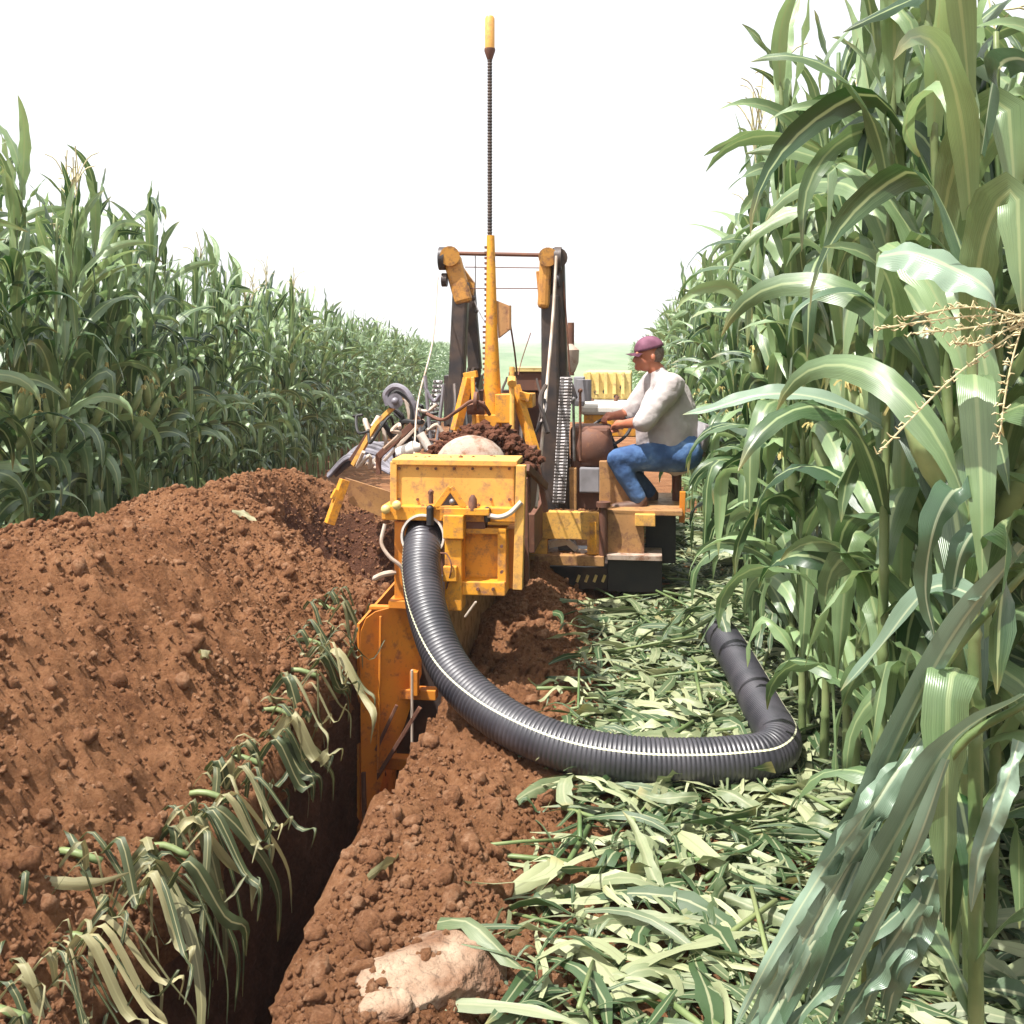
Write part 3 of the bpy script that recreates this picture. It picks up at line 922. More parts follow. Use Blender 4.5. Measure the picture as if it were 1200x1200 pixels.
me = mesh_np('trampled_leaves', np.concatenate(Vs), np.concatenate(Fs), np.concatenate(Us), np.concatenate(Ts))
link('trampled_leaves', me, M['leaf_cut'], label='crushed pale corn leaves and shreds covering the strip right of the trench', cat='leaf litter', kind='stuff')

# broken stalk pieces in the litter, joined
bm = bmesh.new()
for i in range(520):
    y = r.uniform(2.3, 8.2); x = r.uniform(XR(y) + 0.6, XRrow(y) + 0.4); a = r.uniform(0, 6.28); L = r.uniform(.10, .5)
    z = litter_z(x, y) + r.uniform(.015, .05); d = Vector((math.cos(a), math.sin(a), r.gauss(0, .15))) * L
    tube(bm, [Vector((x, y, z)), Vector((x, y, z)) + d * .5 + Vector((0, 0, .004)), Vector((x, y, z)) + d], r.uniform(.005, .011), 5)
obj('stalk_pieces', bm, M['stalk'], smooth='all', label='short broken corn stalk pieces mixed into the trampled leaves', cat='leaf litter', kind='stuff')

# larger whole leaves lying on top
FL = []
for i in range(14):
    rr = random.Random(500 + i)
    V, Fq, uv = flat_leaf(rr, rr.uniform(.34, .6), rr.uniform(.05, .095), 14, 4)
    me = mesh_np('fallen_leaf', V, Fq, uv, np.full(len(V), rr.uniform(-0.15, .5))); me.materials.append(M['leaf_cut']); FL.append(me)
for i in range(170):
    y = 2.3 + 5.6 * r.random() ** 1.2; x = r.uniform(XR(y) + 0.80, XRrow(y) + 0.35)
    o = bpy.data.objects.new('fallen_leaf', FL[r.randrange(14)]); COL.objects.link(o)
    o.location = (x, y, litter_z(x, y) + r.uniform(.03, .08)); o.rotation_euler = (r.gauss(0, .22), r.gauss(0, .22), r.uniform(0, 6.28))
    s = r.uniform(.45, .9); o.scale = (s, s, s)
    near_ = y < 4.3
    tagp(o, 'long pale green corn leaf lying on the litter ' + ('in front of the black hose' if near_ else 'between the black hose and the machine'),
         'leaf', 'fallen corn leaves in front of the hose' if near_ else 'fallen corn leaves behind the hose')

# ------------------------------------------------------------------ bent plants hanging over the left lip of the trench
def free_leaf(pts, Wd, side, ns=None, fold=0.3, wave=0.3, seed=0, nw=4, blunt=False, n=4):
    pp = smooth_path(pts, n); pp = np.array([p[:] for p in pp]); t = np.linspace(0, 1, len(pp))
    w = Wd * np.minimum(1, (0.45 if not blunt else .8) + 1.5 * t) * np.clip(1 - t ** 2.8, 0, 1) ** 0.8 + 0.002
    rr = random.Random(seed)
    S = np.repeat(np.array([Vector(side).normalized()[:]]), len(pp), 0)
    return leaf_strip(pp, w, S, fold, wave, rr.uniform(2, 5), rr.uniform(0, 6), nw)

def leaf_obj(parent, pts, Wd, side, mat, seed=0, tint=0.2, loc=Vector((0, 0, 0)), **kw):
    V, Fq, uv = free_leaf([Vector(p) - loc for p in pts], Wd, side, seed=seed, **kw)
    me = mesh_np('leaf', V, Fq, uv, np.full(len(V), tint)); me.materials.append(mat)
    return link('leaf', me, None, parent)

hang = [  # (Y, how far left of lip, number of leaves, drop, label)
    (2.55, 0.08, 12, 0.50, 'ragged clump of bent corn leaves at the very front left of the trench'),
    (2.85, 0.05, 11, 0.50, 'dark tangle of bent corn leaves below the large pale hanging clump'),
    (3.05, 0.16, 4, 0.12, 'wilted corn plant flattened on the bank left of the large pale clump'),
    (3.30, 0.02, 14, 0.62, 'large pale straw coloured clump of corn leaves hanging deep into the trench'),
    (3.66, 0.03, 5, 0.22, 'small clump of dried corn leaves just behind the large pale one'),
    (3.95, 0.02, 11, 0.38, 'blue green wilted leaf clump hanging over the middle of the trench lip'),
    (4.30, 0.02, 5, 0.24, 'yellow tipped leaf clump halfway along the trench lip'),
    (4.62, 0.02, 8, 0.34, 'long stringy corn leaves hanging just before the orange plate'),
    (4.92, 0.08, 6, 0.20, 'leafy clump hanging at the foot of the orange trench plate'),
    (5.30, 0.14, 5, 0.14, 'short pale leaf clump on the lip beside the top of orange plate'),
]
for i, (y, dl, nl, drop, lab) in enumerate(hang):
    rr = random.Random(900 + i)
    x = XR(y) - TW - dl; z = ground_z(x - 0.04, y)
    root = empty('bent_corn_plant', (x, y, z), 0, label=lab, cat='corn plant')
    loc = Vector((x, y, z))
    bm = bmesh.new()
    tube(bm, smooth_path([(-0.25, rr.uniform(-.1, .1), -.03), (-.08, 0, .03), (0.03, 0, 0.0)], 4), 0.011, 6)
    obj('stalk', bm, M['stalk'], root, smooth='all')
    for k in range(int(nl * 1.9)):
        sy = rr.uniform(-.24, .24); sx = rr.uniform(-.16, .03)
        dr = drop * rr.uniform(.12, 1.15) * .8; ou = rr.uniform(-.02, .2)
        dy = rr.gauss(0, .16)
        pts = [Vector((sx, sy, 0.0)), Vector((sx + .07, sy + dy * .2, .05 + rr.uniform(0, .04))), Vector((sx + .07 + ou * .7, sy + dy * .5, -.10)), Vector((sx + .08 + ou, sy + dy * .8, -dr * .6)), Vector((sx + .09 + ou * .9, sy + dy, -dr))]
        a = rr.uniform(-.9, .9)
        V, Fq, uv = free_leaf(pts, rr.choice([.006, .009, .013, .018, .026, .042]) * rr.uniform(.8, 1.2) * (1 if y > 3.2 else .62), (math.cos(a) * .9, math.sin(a) + .6, .4 * math.sin(3 * a)), seed=k, wave=.35)
        me = mesh_np('leaf', V, Fq, uv, np.full(len(V), rr.uniform(-.45, .8))); me.materials.append(M['leaf_wilt'])
        link('leaf', me, None, root)

# a few single leaves on the spoil bank
for (u, v, Y, L, a, lab) in [(230, 782, 4.9, .22, 2.2, 'single pale corn leaf lying in the middle of the spoil slope'), (285, 607, 6.7, .16, .3, 'small pale leaf scrap near the crest of the spoil bank'),
                             (320, 830, 4.6, .24, 2.6, 'yellow green leaf lying on the slope above the hanging clumps'), (70, 1050, 3.2, .30, .15, 'rolled blue green corn leaf lying at the bottom of spoil slope'),
                             (155, 1010, 3.4, .22, 2.5, 'short broken leaf left of the large pale hanging clump'), (455, 1030, 3.6, .26, 1.0, 'pale torn leaf lying on the right bank beside the trench')]:
    p = P(u, v, Y)
    # slide along the sight line to the ground
    d = (p - Vector((0, 0, H))).normalized()
    hit = BVH.ray_cast(Vector((0, 0, H)), d)
    if hit[0] is None: continue
    rr = random.Random(int(u)); V, Fq, uv = flat_leaf(rr, L, .04, 12, 4)
    me = mesh_np('fallen_leaf', V, Fq, uv, np.full(len(V), .45)); me.materials.append(M['leaf_wilt'])
    o = link('fallen_leaf', me, None, label=lab, cat='leaf'); o.location = hit[0] + Vector((0, 0, .015)); o.rotation_euler = (.3, .2, a)

# ------------------------------------------------------------------ special corn plants close to the camera on the right
def special(name, base, label, stalk_pts=None, leaves=(), mat='leaf_big', srad=0.013, proto=None):
    base = Vector(base)
    root = empty(name, base, 0, label=label, cat='corn plant')
    if proto is not None:
        for p in PROTO[proto]:
            if p[0] in ('leaf', 'stalk'):
                o = bpy.data.objects.new(p[0], p[1]); COL.objects.link(o); o.parent = root; o.scale = (1.12, 1.12, 1.12)
    elif stalk_pts:
        bm = bmesh.new(); pts = smooth_path([Vector(p) - base for p in stalk_pts], 5)
        tube(bm, pts, [srad * (1 - .5 * i / len(pts)) for i in range(len(pts))], 7)
        obj('stalk', bm, M['stalk'], root, smooth='all')
    for i, (pts, w, side, tint) in enumerate(leaves):
        leaf_obj(root, pts, w, side, M[mat], seed=i, tint=tint, loc=base, nw=6, n=7, wave=.14)
    return root

# two long leaning plants crossing the lower right corner
special('leaning_corn_plant', (0.62, 2.5, 0.0), 'long bent corn plant leaning across the lower right corner, upper of two',
        [P(905, 1230, 2.45), P(1000, 985, 2.3), P(1100, 790, 2.2), P(1210, 660, 2.1)],
        [([P(1000, 1000, 2.28), P(940, 1110, 2.32), P(880, 1205, 2.36), P(830, 1260, 2.4)], .055, (1, .2, .6), .55),
         ([P(1200, 640, 2.08), P(1120, 740, 2.12), P(1050, 870, 2.18), P(1000, 990, 2.25), P(950, 1080, 2.3)], .075, (1, .1, .45), .45),
         ([P(1085, 800, 2.15), P(1035, 900, 2.2), P(975, 1010, 2.22), P(900, 1160, 2.25), P(870, 1215, 2.3)], .060, (1, .3, .5), .75),
         ([P(1150, 700, 2.1), P(1090, 690, 2.2), P(1030, 760, 2.3), P(985, 810, 2.35)], .07, (.3, 1, .5), .3)])
special('leaning_corn_plant', (0.8, 2.35, 0.0), 'long bent corn plant leaning across the lower right corner, lower of two',
        [P(985, 1230, 2.3), P(1060, 1010, 2.2), P(1120, 880, 2.1), P(1210, 820, 2.0)],
        [([P(1200, 815, 2.0), P(1115, 870, 2.05), P(1050, 980, 2.1), P(990, 1090, 2.15), P(950, 1180, 2.2)], .075, (1, .1, .4), .35),
         ([P(1110, 890, 2.05), P(1070, 1000, 2.05), P(1010, 1120, 2.1), P(965, 1215, 2.15)], .05, (1, .3, .3), .65)])
special('corn_plant', (1.02, 2.95, 0.0), 'corn plant whose long leaf points left across the man\'s back',
        None,
        [([P(1035, 500, 2.95), P(985, 474, 2.97), P(930, 462, 3.0), P(880, 465, 3.02), P(838, 478, 3.05), P(800, 486, 3.07)], .062, (.1, .75, .65), .6),
         ([P(1040, 400, 2.95), P(1015, 350, 2.9), P(975, 345, 2.85), P(935, 365, 2.8), P(923, 405, 2.8)], .05, (.1, 1, .3), .1)], proto=3)
special('corn_plant', (1.0, 2.3, 0.0), 'near corn plant with a very broad pale leaf arching at the right',
        None,
        [([P(1030, 300, 2.15), P(1070, 296, 2.1), P(1120, 315, 2.05), P(1160, 340, 2.0), P(1170, 372, 2.0)], .115, (.2, .75, .65), .85),
         ([P(1150, 180, 2.3), P(1165, 90, 2.2), P(1190, 68, 2.1), P(1230, 85, 2.0)], .08, (.2, 1, -.2), .0),
         ([P(1150, 570, 2.2), P(1118, 575, 2.15), P(1095, 620, 2.1), P(1085, 690, 2.1), P(1095, 745, 2.1)], .075, (.8, .5, .2), -.2),
         ([P(1160, 600, 2.2), P(1130, 640, 2.15), P(1118, 690, 2.15), P(1120, 735, 2.15)], .055, (.9, .2, .2), -.25)], proto=7)

for root_, y_, seeds in [(o, 2.2, k) for k, o in enumerate([o for o in bpy.data.objects if o.name.startswith('leaning_corn_plant')])]:
    rr = random.Random(60 + seeds)
    (ua, va), (ub, vb) = [((910, 1190), (1200, 650)), ((990, 1190), (1210, 830))][seeds]
    for k in range(9):
        t = rr.uniform(.15, 1); u0 = ua + (ub - ua) * t; v0 = va + (vb - va) * t + rr.gauss(0, 12); L = rr.uniform(.25, .55)
        du, dv = (ua - ub) * L, (vb - va) * -L
        sp0 = rr.gauss(0, 26)
        pts = [P(u0, v0, 2.16 + rr.gauss(0, .05)), P(u0 + du * .35 + sp0 * .6, v0 + dv * .33, 2.15), P(u0 + du * .7 + sp0, v0 + dv * .7, 2.15), P(u0 + du * .95 + sp0 * 1.5, v0 + dv * 1.05, 2.17)]
        leaf_obj(root_, pts, rr.uniform(.025, .07), (rr.uniform(.5, 1), rr.gauss(0, .5), rr.uniform(0, .8)), M['leaf_big'], seed=k, tint=rr.uniform(0, 1.0), loc=root_.location, nw=6, n=7, wave=.7)

# broken tassel hanging at the right edge
loc = P(1200, 372, 2.0)
root = empty('corn_tassel', loc, 0, label='broken straw coloured corn tassel stretched out sideways at the right edge', cat='tassel')
rr = random.Random(3)
for (a, b, c) in [((1215, 368), (1120, 372), (1030, 385)), ((1215, 372), (1130, 385), (1075, 390)), ((1215, 375), (1140, 360), (1060, 372)), ((1210, 376), (1120, 440), (1030, 530)),
                  ((1200, 372), (1182, 440), (1170, 520)), ((1205, 374), (1150, 400), (1120, 402))]:
    bm = bmesh.new()
    pts = [p - loc for p in smooth_path([P(a[0], a[1], 2.0), P(b[0], b[1], 1.98), P(c[0], c[1], 1.95)], 16)]
    tube(bm, pts, 0.0017, 5)
    for i, p in enumerate(pts):
        for k in range(1):
            q = p + Vector((rr.gauss(0, .004), rr.gauss(0, .004), rr.gauss(0, .004)))
            tube(bm, [q, q + Vector((-.008, 0, rr.gauss(0, .005))), q + Vector((-.014, 0, rr.gauss(0, .006)))], [.0008, .0019, .0006], 4)
    obj('tassel_branch', bm, M['tassel'], root)

# ------------------------------------------------------------------ corrugated drain pipe
def build_hose():
    key = [(496, 622, 5.50), (496, 632, 5.22), (494, 672, 5.04), (503, 725, 4.85), (527, 783, 4.66), (567, 827, 4.50), (620, 860, 4.36),
           (680, 881, 4.28), (745, 891, 4.24), (810, 893, 4.24), (865, 890, 4.26), (898, 885, 4.30), (913, 868, 4.42), (898, 838, 4.76), (880, 803, 5.15), (862, 770, 5.6), (847, 747, 5.95), (843, 745, 6.2), (842, 756, 6.5), (842, 775, 6.8)]
    pts = smooth_path([P(*k) for k in key], 60)
    # even spacing
    L = [0]
    for a, b in zip(pts, pts[1:]): L.append(L[-1] + (b - a).length)
    pitch = 0.0185; sub = 6; step = pitch / sub
    n = int(L[-1] / step)
    arr = np.array([p[:] for p in pts]); t = np.arange(n) * step
    Pp = np.stack([np.interp(t, L, arr[:, k]) for k in range(3)], -1)
    for _ in range(5):
        Pp[1:-1] = (Pp[:-2] + 2 * Pp[1:-1] + Pp[2:]) / 4
    prof = np.array([0.0895, 0.0922, 0.0928, 0.0928, 0.0922, 0.0895])
    R = prof[np.arange(n) % sub]
    T = np.gradient(Pp, axis=0); T /= np.linalg.norm(T, axis=1)[:, None]
    ref = np.array([-1.0, 0, 0]); X = np.zeros_like(Pp)
    for i in range(n):
        ref = ref - T[i] * ref.dot(T[i]); ref /= np.linalg.norm(ref); X[i] = ref
    Yv = np.cross(T, X)
    m = 36
    ang = np.arange(m) * 2 * math.pi / m
    V = Pp[:, None] + (X[:, None] * np.cos(ang)[None, :, None] + Yv[:, None] * np.sin(ang)[None, :, None]) * R[:, None, None]
    i = np.arange((n - 1) * m); rI = i // m; c = i % m
    Fq = np.stack([rI * m + c, rI * m + (c + 1) % m, (rI + 1) * m + (c + 1) % m, (rI + 1) * m + c], -1)
    root = empty('drain_pipe', P(745, 930, 4.24), 0, label='long black corrugated drainage pipe looping from the machine across the crushed corn', cat='pipe')
    o3 = np.array(root.location[:])
    me = mesh_np('pipe_wall', V.reshape(-1, 3) - o3, Fq)
    link('pipe_wall', me, M['hose'], root)
    # printed stripe, a thin band proud of the ribs
    s0, s1 = STRIPE
    fr = np.clip(t / 1.6, 0, 1); cen = 0.05 - 1.30 * fr * fr * (3 - 2 * fr)
    AA = cen[:, None] + np.linspace(-.042, .042, 4)[None, :]
    Rs = R + 0.0012
    V = Pp[:, None] + (X[:, None] * np.cos(AA)[:, :, None] + Yv[:, None] * np.sin(AA)[:, :, None]) * Rs[:, None, None]
    i = np.arange((n - 1) * 3); rI = i // 3; c = i % 3
    Fq = np.stack([rI * 4 + c, rI * 4 + c + 1, (rI + 1) * 4 + c + 1, (rI + 1) * 4 + c], -1)
    me = mesh_np('stripe', V.reshape(-1, 3) - o3, Fq)
    link('stripe', me, M['stripe'], root)
STRIPE = (0.10, 0.22)
build_hose()

# a bent plant lying over the far end of the pipe
pe = P(845, 742, 6.1)
rr = random.Random(31)
root = empty('bent_corn_plant', (pe.x + .22, 5.98, ground_z(pe.x + .22, 5.98)), 0, label='trodden corn plant lying over the far end of the black pipe', cat='corn plant')
bm = bmesh.new(); tube(bm, smooth_path([(.30, .1, 0), (.1, 0, .18), (-.18, -.02, .27), (-.45, .05, .12)], 4), .012, 6)
obj('stalk', bm, M['stalk'], root, smooth='all')
for k in range(17):
    t = rr.uniform(0, 1); b_ = Vector((.12 - .5 * t, rr.gauss(0, .06), .19 + .08 * math.sin(t * 3)))
    d_ = Vector((rr.gauss(-.15, .35), rr.gauss(-.05, .3), 0)).normalized() * rr.uniform(.2, .42)
    pts = [b_, b_ + d_ * .35 + Vector((0, 0, .05)), b_ + d_ * .75 + Vector((0, 0, -.03)), b_ + d_ + Vector((0, 0, -.13))]
    V, Fq, uv = free_leaf(pts, rr.uniform(.03, .07), (-d_.y, d_.x, .2), seed=k, wave=.5)
    me = mesh_np('leaf', V, Fq, uv, np.full(len(V), rr.uniform(-.5, .25))); me.materials.append(M['leaf_cut'])
    link('leaf', me, None, root)

# ------------------------------------------------------------------ the trenching machine
YAW = -math.atan(SL)
cs, sn = math.cos(YAW), math.sin(YAW)         # sn negative
OX, OY = XR(5.2) - TW / 2, 5.2
MACH = empty('trenching_machine', (OX, OY, 0), YAW, label='old yellow tracked trenching machine with muddy mast and pipe box, digging between the corn', cat='trencher')
s_, c_ = -sn, cs
def ML(u, v, b, dz=0.0):
    """machine-local point seen at pixel (u, v) whose local forward coordinate is b"""
    tx = (u - 600) / F
    a = (tx * OY + tx * b * c_ - OX - b * s_) / (c_ + tx * s_)
    wy = OY - a * s_ + b * c_
    return Vector((a, b, H - (v - 400) * wy / F + dz))

def pbox(bm, u0, v0, u1, v1, b, depth, bev=0.005):
    """box whose rear face covers the given pixels at local depth b and which reaches forward by depth"""
    p0 = ML(u0, v1, b); p1 = ML(u1, v0, b)
    z0 = ML((u0 + u1) / 2, v1, b).z; z1 = ML((u0 + u1) / 2, v0, b).z
    box(bm, ((p0.x + p1.x) / 2, b + depth / 2, (z0 + z1) / 2), (p1.x - p0.x, depth, z1 - z0), None, bev)

def mpart(name, mat, fn, parent=None, smooth=False, **kw):
    bm = bmesh.new(); fn(bm)
    return obj(name, bm, M[mat], parent or MACH, smooth, **kw)

def bolt(parent, p, r=0.012, mat='rust', name='bolt'):
    bm = bmesh.new(); tube(bm, [Vector(p) + Vector((0, 0.004, 0)), Vector(p) - Vector((0, 0.012, 0))], r, 6)
    return obj(name, bm, M[mat], parent)

# --- rear box
rp = mpart('rear_box', 'yellow_pale', lambda bm: (pbox(bm, 462, 543, 603, 600, 0.02, 0.20, .008), pbox(bm, 459, 539, 606, 546, 0.0, 0.24, .004), pbox(bm, 457, 541, 465, 600, 0.0, .05, .004)))
def _low(bm):
    pbox(bm, 447, 594, 606, 611, -0.03, 0.16, .006)
    pbox(bm, 520, 596, 573, 604, -0.08, 0.06, .003)
cb = mpart('cross_beam', 'yellow', _low)
for (u, v) in [(452, 597), (465, 592)]:
    mpart('lug', 'cream', lambda bm: ball(bm, ML(u, v, -0.05), .024, 2, (1, .8, 1)), cb, True)
mpart('end_post', 'yellow_pale', lambda bm: (bar(bm, ML(611, 545, -0.02), ML(607, 690, -0.02), .045, .05)))
def _tri(bm):
    a, b, c = ML(528, 571, -.06), ML(511, 595, -.06), ML(544, 595, -.06)
    bar(bm, a, b, .014, .03); bar(bm, a, c, .014, .03); bar(bm, b, c, .014, .02)
tri = mpart('triangle_bracket', 'yellow', _tri)
mpart('eye', 'steel', lambda bm: ball(bm, ML(530, 588, -.055), .016), tri, True)
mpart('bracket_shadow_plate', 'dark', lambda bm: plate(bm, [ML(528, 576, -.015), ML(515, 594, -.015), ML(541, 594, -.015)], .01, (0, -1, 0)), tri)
mpart('knob', 'black', lambda bm: (tube(bm, [ML(504, 615, -.05), ML(504, 597, -.05)], .018, 10), ball(bm, ML(504, 596, -.05), .019, 2)), None, True)
mpart('knob', 'black', lambda bm: (tube(bm, [ML(571, 611, -.05), ML(571, 598, -.05)], .016, 10), ball(bm, ML(571, 598, -.05), .018, 2)), None, True)
mpart('valve', 'rust', lambda bm: (tube(bm, [ML(554, 598, -.06), ML(554, 585, -.06), ML(554, 580, -.06)], [.022, .02, .008], 10)), None, True)
mpart('valve', 'rust', lambda bm: (tube(bm, [ML(505, 590, -.05), ML(505, 578, -.05)], .012, 10), ball(bm, ML(505, 577, -.05), .016, 1)), None, True)
mpart('hydraulic_hose', 'cable_white', lambda bm: tube(bm, smooth_path([ML(572, 604, -.06), ML(585, 606, -.07), ML(598, 601, -.06), ML(611, 588, -.05)], 6), .012, 8), None, True)
mpart('coupling_block', 'rust', lambda bm: (pbox(bm, 541, 604, 569, 621, -0.02, .08)))
# --- column and lower box under it
mpart('column', 'yellow', lambda bm: (pbox(bm, 519, 604, 543, 632, -.10, .12), pbox(bm, 521, 632, 541, 716, -.07, .12), pbox(bm, 519, 664, 535, 682, -.10, .05)))
lb = mpart('lower_box', 'yellow', lambda bm: (pbox(bm, 541, 622, 592, 690, 0.06, .40, .006), pbox(bm, 583, 622, 593, 690, -.02, .10, .004), pbox(bm, 540, 619, 593, 626, -.02, .10, .003), pbox(bm, 532, 682, 592, 698, -.05, .18, .005)))
for (u, v) in [(588, 640), (588, 670), (560, 690), (578, 690)]:
    bolt(lb, ML(u, v, -.055), .008)
mpart('tie_bar', 'orange', lambda bm: (pbox(bm, 592, 620, 604, 690, .10, .3)))
mpart('latch', 'cable_white', lambda bm: (bar(bm, ML(545, 723, -.08), ML(558, 705, -.10), .014, .01)))
mpart('wire', 'rust', lambda bm: tube(bm, smooth_path([ML(523, 690, -.08), ML(529, 665, -.11), ML(524, 650, -.10), ML(516, 648, -.09)], 5), .004, 6))
mpart('side_bracket', 'orange', lambda bm: (pbox(bm, 462, 611, 476, 710, 0.0, .20), pbox(bm, 455, 704, 480, 714, -.04, .12)))
mpart('hydraulic_hose', 'cable_white', lambda bm: tube(bm, smooth_path([ML(451, 614, -.04), ML(447, 636, -.06), ML(456, 652, -.07), ML(470, 664, -.06), ML(474, 680, -.04)], 6), .009, 8), None, True)
mpart('handle', 'cable_white', lambda bm: tube(bm, smooth_path([ML(437, 679, -.05), ML(450, 673, -.07), ML(464, 671, -.05)], 6), [.006] + [.014] * 10 + [.010] * 2, 8), None, True)
# --- pipe inlet ring
def _ring(bm):
    c = ML(496, 628, -0.02)
    n = 40
    for ro, ri, y0, y1 in [(.108, .098, -.02, .02)]:
        R_ = []
        for k in range(n):
            a = 2 * math.pi * k / n; d = Vector((math.cos(a), 0, math.sin(a)))
            R_.append([bm.verts.new(c + d * ro + Vector((0, y1 + .4, 0))), bm.verts.new(c + d * ro + Vector((0, y0, 0))), bm.verts.new(c + d * ri + Vector((0, y0, 0))), bm.verts.new(c + d * ri + Vector((0, y1 + .4, 0)))])
        for k in range(n):
            A, B = R_[k], R_[(k + 1) % n]
            for q in range(3): bm.faces.new((A[q], A[q + 1], B[q + 1], B[q]))
mpart('pipe_inlet', 'white', _ring, None, True)
mpart('inlet_back', 'black', lambda bm: tube(bm, [ML(496, 628, .30), ML(496, 628, .33)], .12, 30))

# --- trench shoe: two deep side plates
zt = -1.25
def _left(bm):
    def q(u, v): return ML(u, v, -.05 + .20 * (u - 422) / 70)
    pts = [q(424, 1010), q(422, 760), q(423, 740), q(429, 725), q(440, 717), q(455, 713), q(494, 711), q(494, 790), q(474, 850), q(450, 905), q(437, 960), q(433, 1010)]
    plate(bm, pts, .012, Vector((-.35, .94, 0)))
    a = -TW / 2 + .02
    plate(bm, [Vector((a, y, z)) for y, z in [(-.02, zt), (-.02, .42), (1.9, .50), (1.9, zt)]], .012, (1, 0, 0))
sp_ = mpart('side_plate', 'orange', _left)
mpart('stiffener', 'orange', lambda bm: bar(bm, ML(446, 722, .0), ML(443, 905, -.005), .012, .014), sp_)
mpart('wear_edge', 'rust', lambda bm: bar(bm, ML(426, 905, -.055), ML(429, 1040, -.055), .02, .02), sp_)
def _right(bm):
    a = TW / 2 - .035
    prof = [(.12, zt), (.12, .38), (.22, .52), (1.9, .52), (1.9, zt)]
    plate(bm, [Vector((a, y, z)) for y, z in prof], .012, (1, 0, 0))
mpart('side_plate', 'ochre', _right)
sho = mpart('cross_member', 'orange', lambda bm: (box(bm, (-.02, .12, .05), (TW - .1, .07, .05)), box(bm, (-.02, .25, -.35), (TW - .1, .07, .06)), box(bm, (.02, .12, .47), (TW - .06, .04, .02))))
mpart('clamp', 'orange', lambda bm: (box(bm, (.06, .06, .12), (.04, .05, .12))), sho)
mpart('brace_rod', 'rust', lambda bm: (bar(bm, (-.02, .02, .02), (-.12, .0, -.2), .016, .016), bar(bm, (.1, .0, .02), (-.17, .02, -.42), .02, .02)))
mpart('rod', 'cable_white', lambda bm: tube(bm, [(.06, -.0, .20), (.06, -.0, -.25)], .007, 8))
mpart('shoe_floor', 'rust', lambda bm: box(bm, (0, 1.0, -1.0), (TW - .12, 1.7, .04)))
mpart('bulkhead', 'dark', lambda bm: box(bm, (0, .75, -.25), (TW - .08, .03, 1.5)))

# --- left scraper blade
mpart('scraper_arm', 'yellow', lambda bm: (bar(bm, ML(404, 562, .85), ML(386, 614, .80), .055, .05), bar(bm, ML(398, 582, .82), ML(390, 578, .80), .03, .06)))
mpart('scraper_blade', 'ochre', lambda bm: (plate(bm, [ML(404, 560, .9), ML(462, 578, 1.0), ML(462, 612, 1.0), ML(410, 590, .9)], .02, (0, 1, 0))))

# --- muddy drum and earth on top
mpart('drum_cover', 'mud_white', lambda bm: ball(bm, ML(552, 546, .48), .19, 4, (1, .7, .85), .008), None, True)
def lump_heap(name, pts, label, mat='dark_soil', seed=1, r0=.02, r1=.06, n=160):
    rr_ = random.Random(seed); bm = bmesh.new()
    for i in range(n):
        k = rr_.randrange(len(pts) - 1); t = rr_.random()
        p = pts[k].lerp(pts[k + 1], t) + (Vector((rr_.gauss(0, .03), rr_.gauss(0, .08), rr_.gauss(0, .022))) if r1 > .03 else Vector((rr_.gauss(0, .01), rr_.uniform(-.01, .06), rr_.gauss(0, .003))))
        ball(bm, p, rr_.uniform(r0, r1) * rr_.uniform(.4, 1), 1, (rr_.uniform(.7, 1.3), rr_.uniform(.7, 1.3), rr_.uniform(.6, 1)), .2, rr_)
    return obj(name, bm, M[mat], None, False, label=label, cat='soil', kind='stuff')
MM = Matrix.Translation((OX, OY, 0)) @ Matrix.Rotation(YAW, 4, 'Z')
heap = lump_heap('earth_heap', [MM @ ML(512, 536, .85), MM @ ML(530, 518, .9), MM @ ML(560, 506, .95), MM @ ML(592, 514, .95), MM @ ML(612, 532, .9), MM @ ML(620, 552, .8)],
                 'dark clods of earth piled behind the yellow rear box', seed=5, n=700, r0=.012, r1=.046)
mpart('heap_tray', 'rust', lambda bm: (pbox(bm, 508, 528, 622, 600, .95, .5), ))
mpart('wheel_guard', 'rust', lambda bm: (bar(bm, ML(618, 548, .6), ML(640, 570, .9), .025, .04), bar(bm, ML(630, 545, .9), ML(640, 600, .9), .03, .03), bar(bm, ML(616, 560, .5), ML(618, 680, .5), .022, .04)))
bw = MM
for pp_, nn_, lab_, sd in [([(470, 538, .1), (520, 538, .1), (600, 538, .15)], 60, 'thin line of soil crumbs lying on top of the yellow rear box', 3),
                       ([(618, 599, 2.4), (660, 599, 2.42), (700, 599, 2.4)], 90, 'soil crumbs lying along the yellow platform beam', 4),
                       ([(618, 650, 2.36), (660, 650, 2.38), (705, 650, 2.36)], 80, 'muddy crumbs on the bottom rail under the platform', 6),
                       ([(455, 594, .0), (500, 594, .0), (560, 595, -.02)], 30, 'few soil crumbs caught on the yellow cross beam', 7)]:
    lump_heap('soil_crumbs', [MM @ ML(*q) for q in pp_], lab_, 'clod', sd, .006, .020, nn_)
for k in range(7):
    bolt(rp, ML(468 + k * 21.5, 549, .02), .007)
    if k not in (2, 3): bolt(rp, ML(468 + k * 21.5, 585, .02), .007)
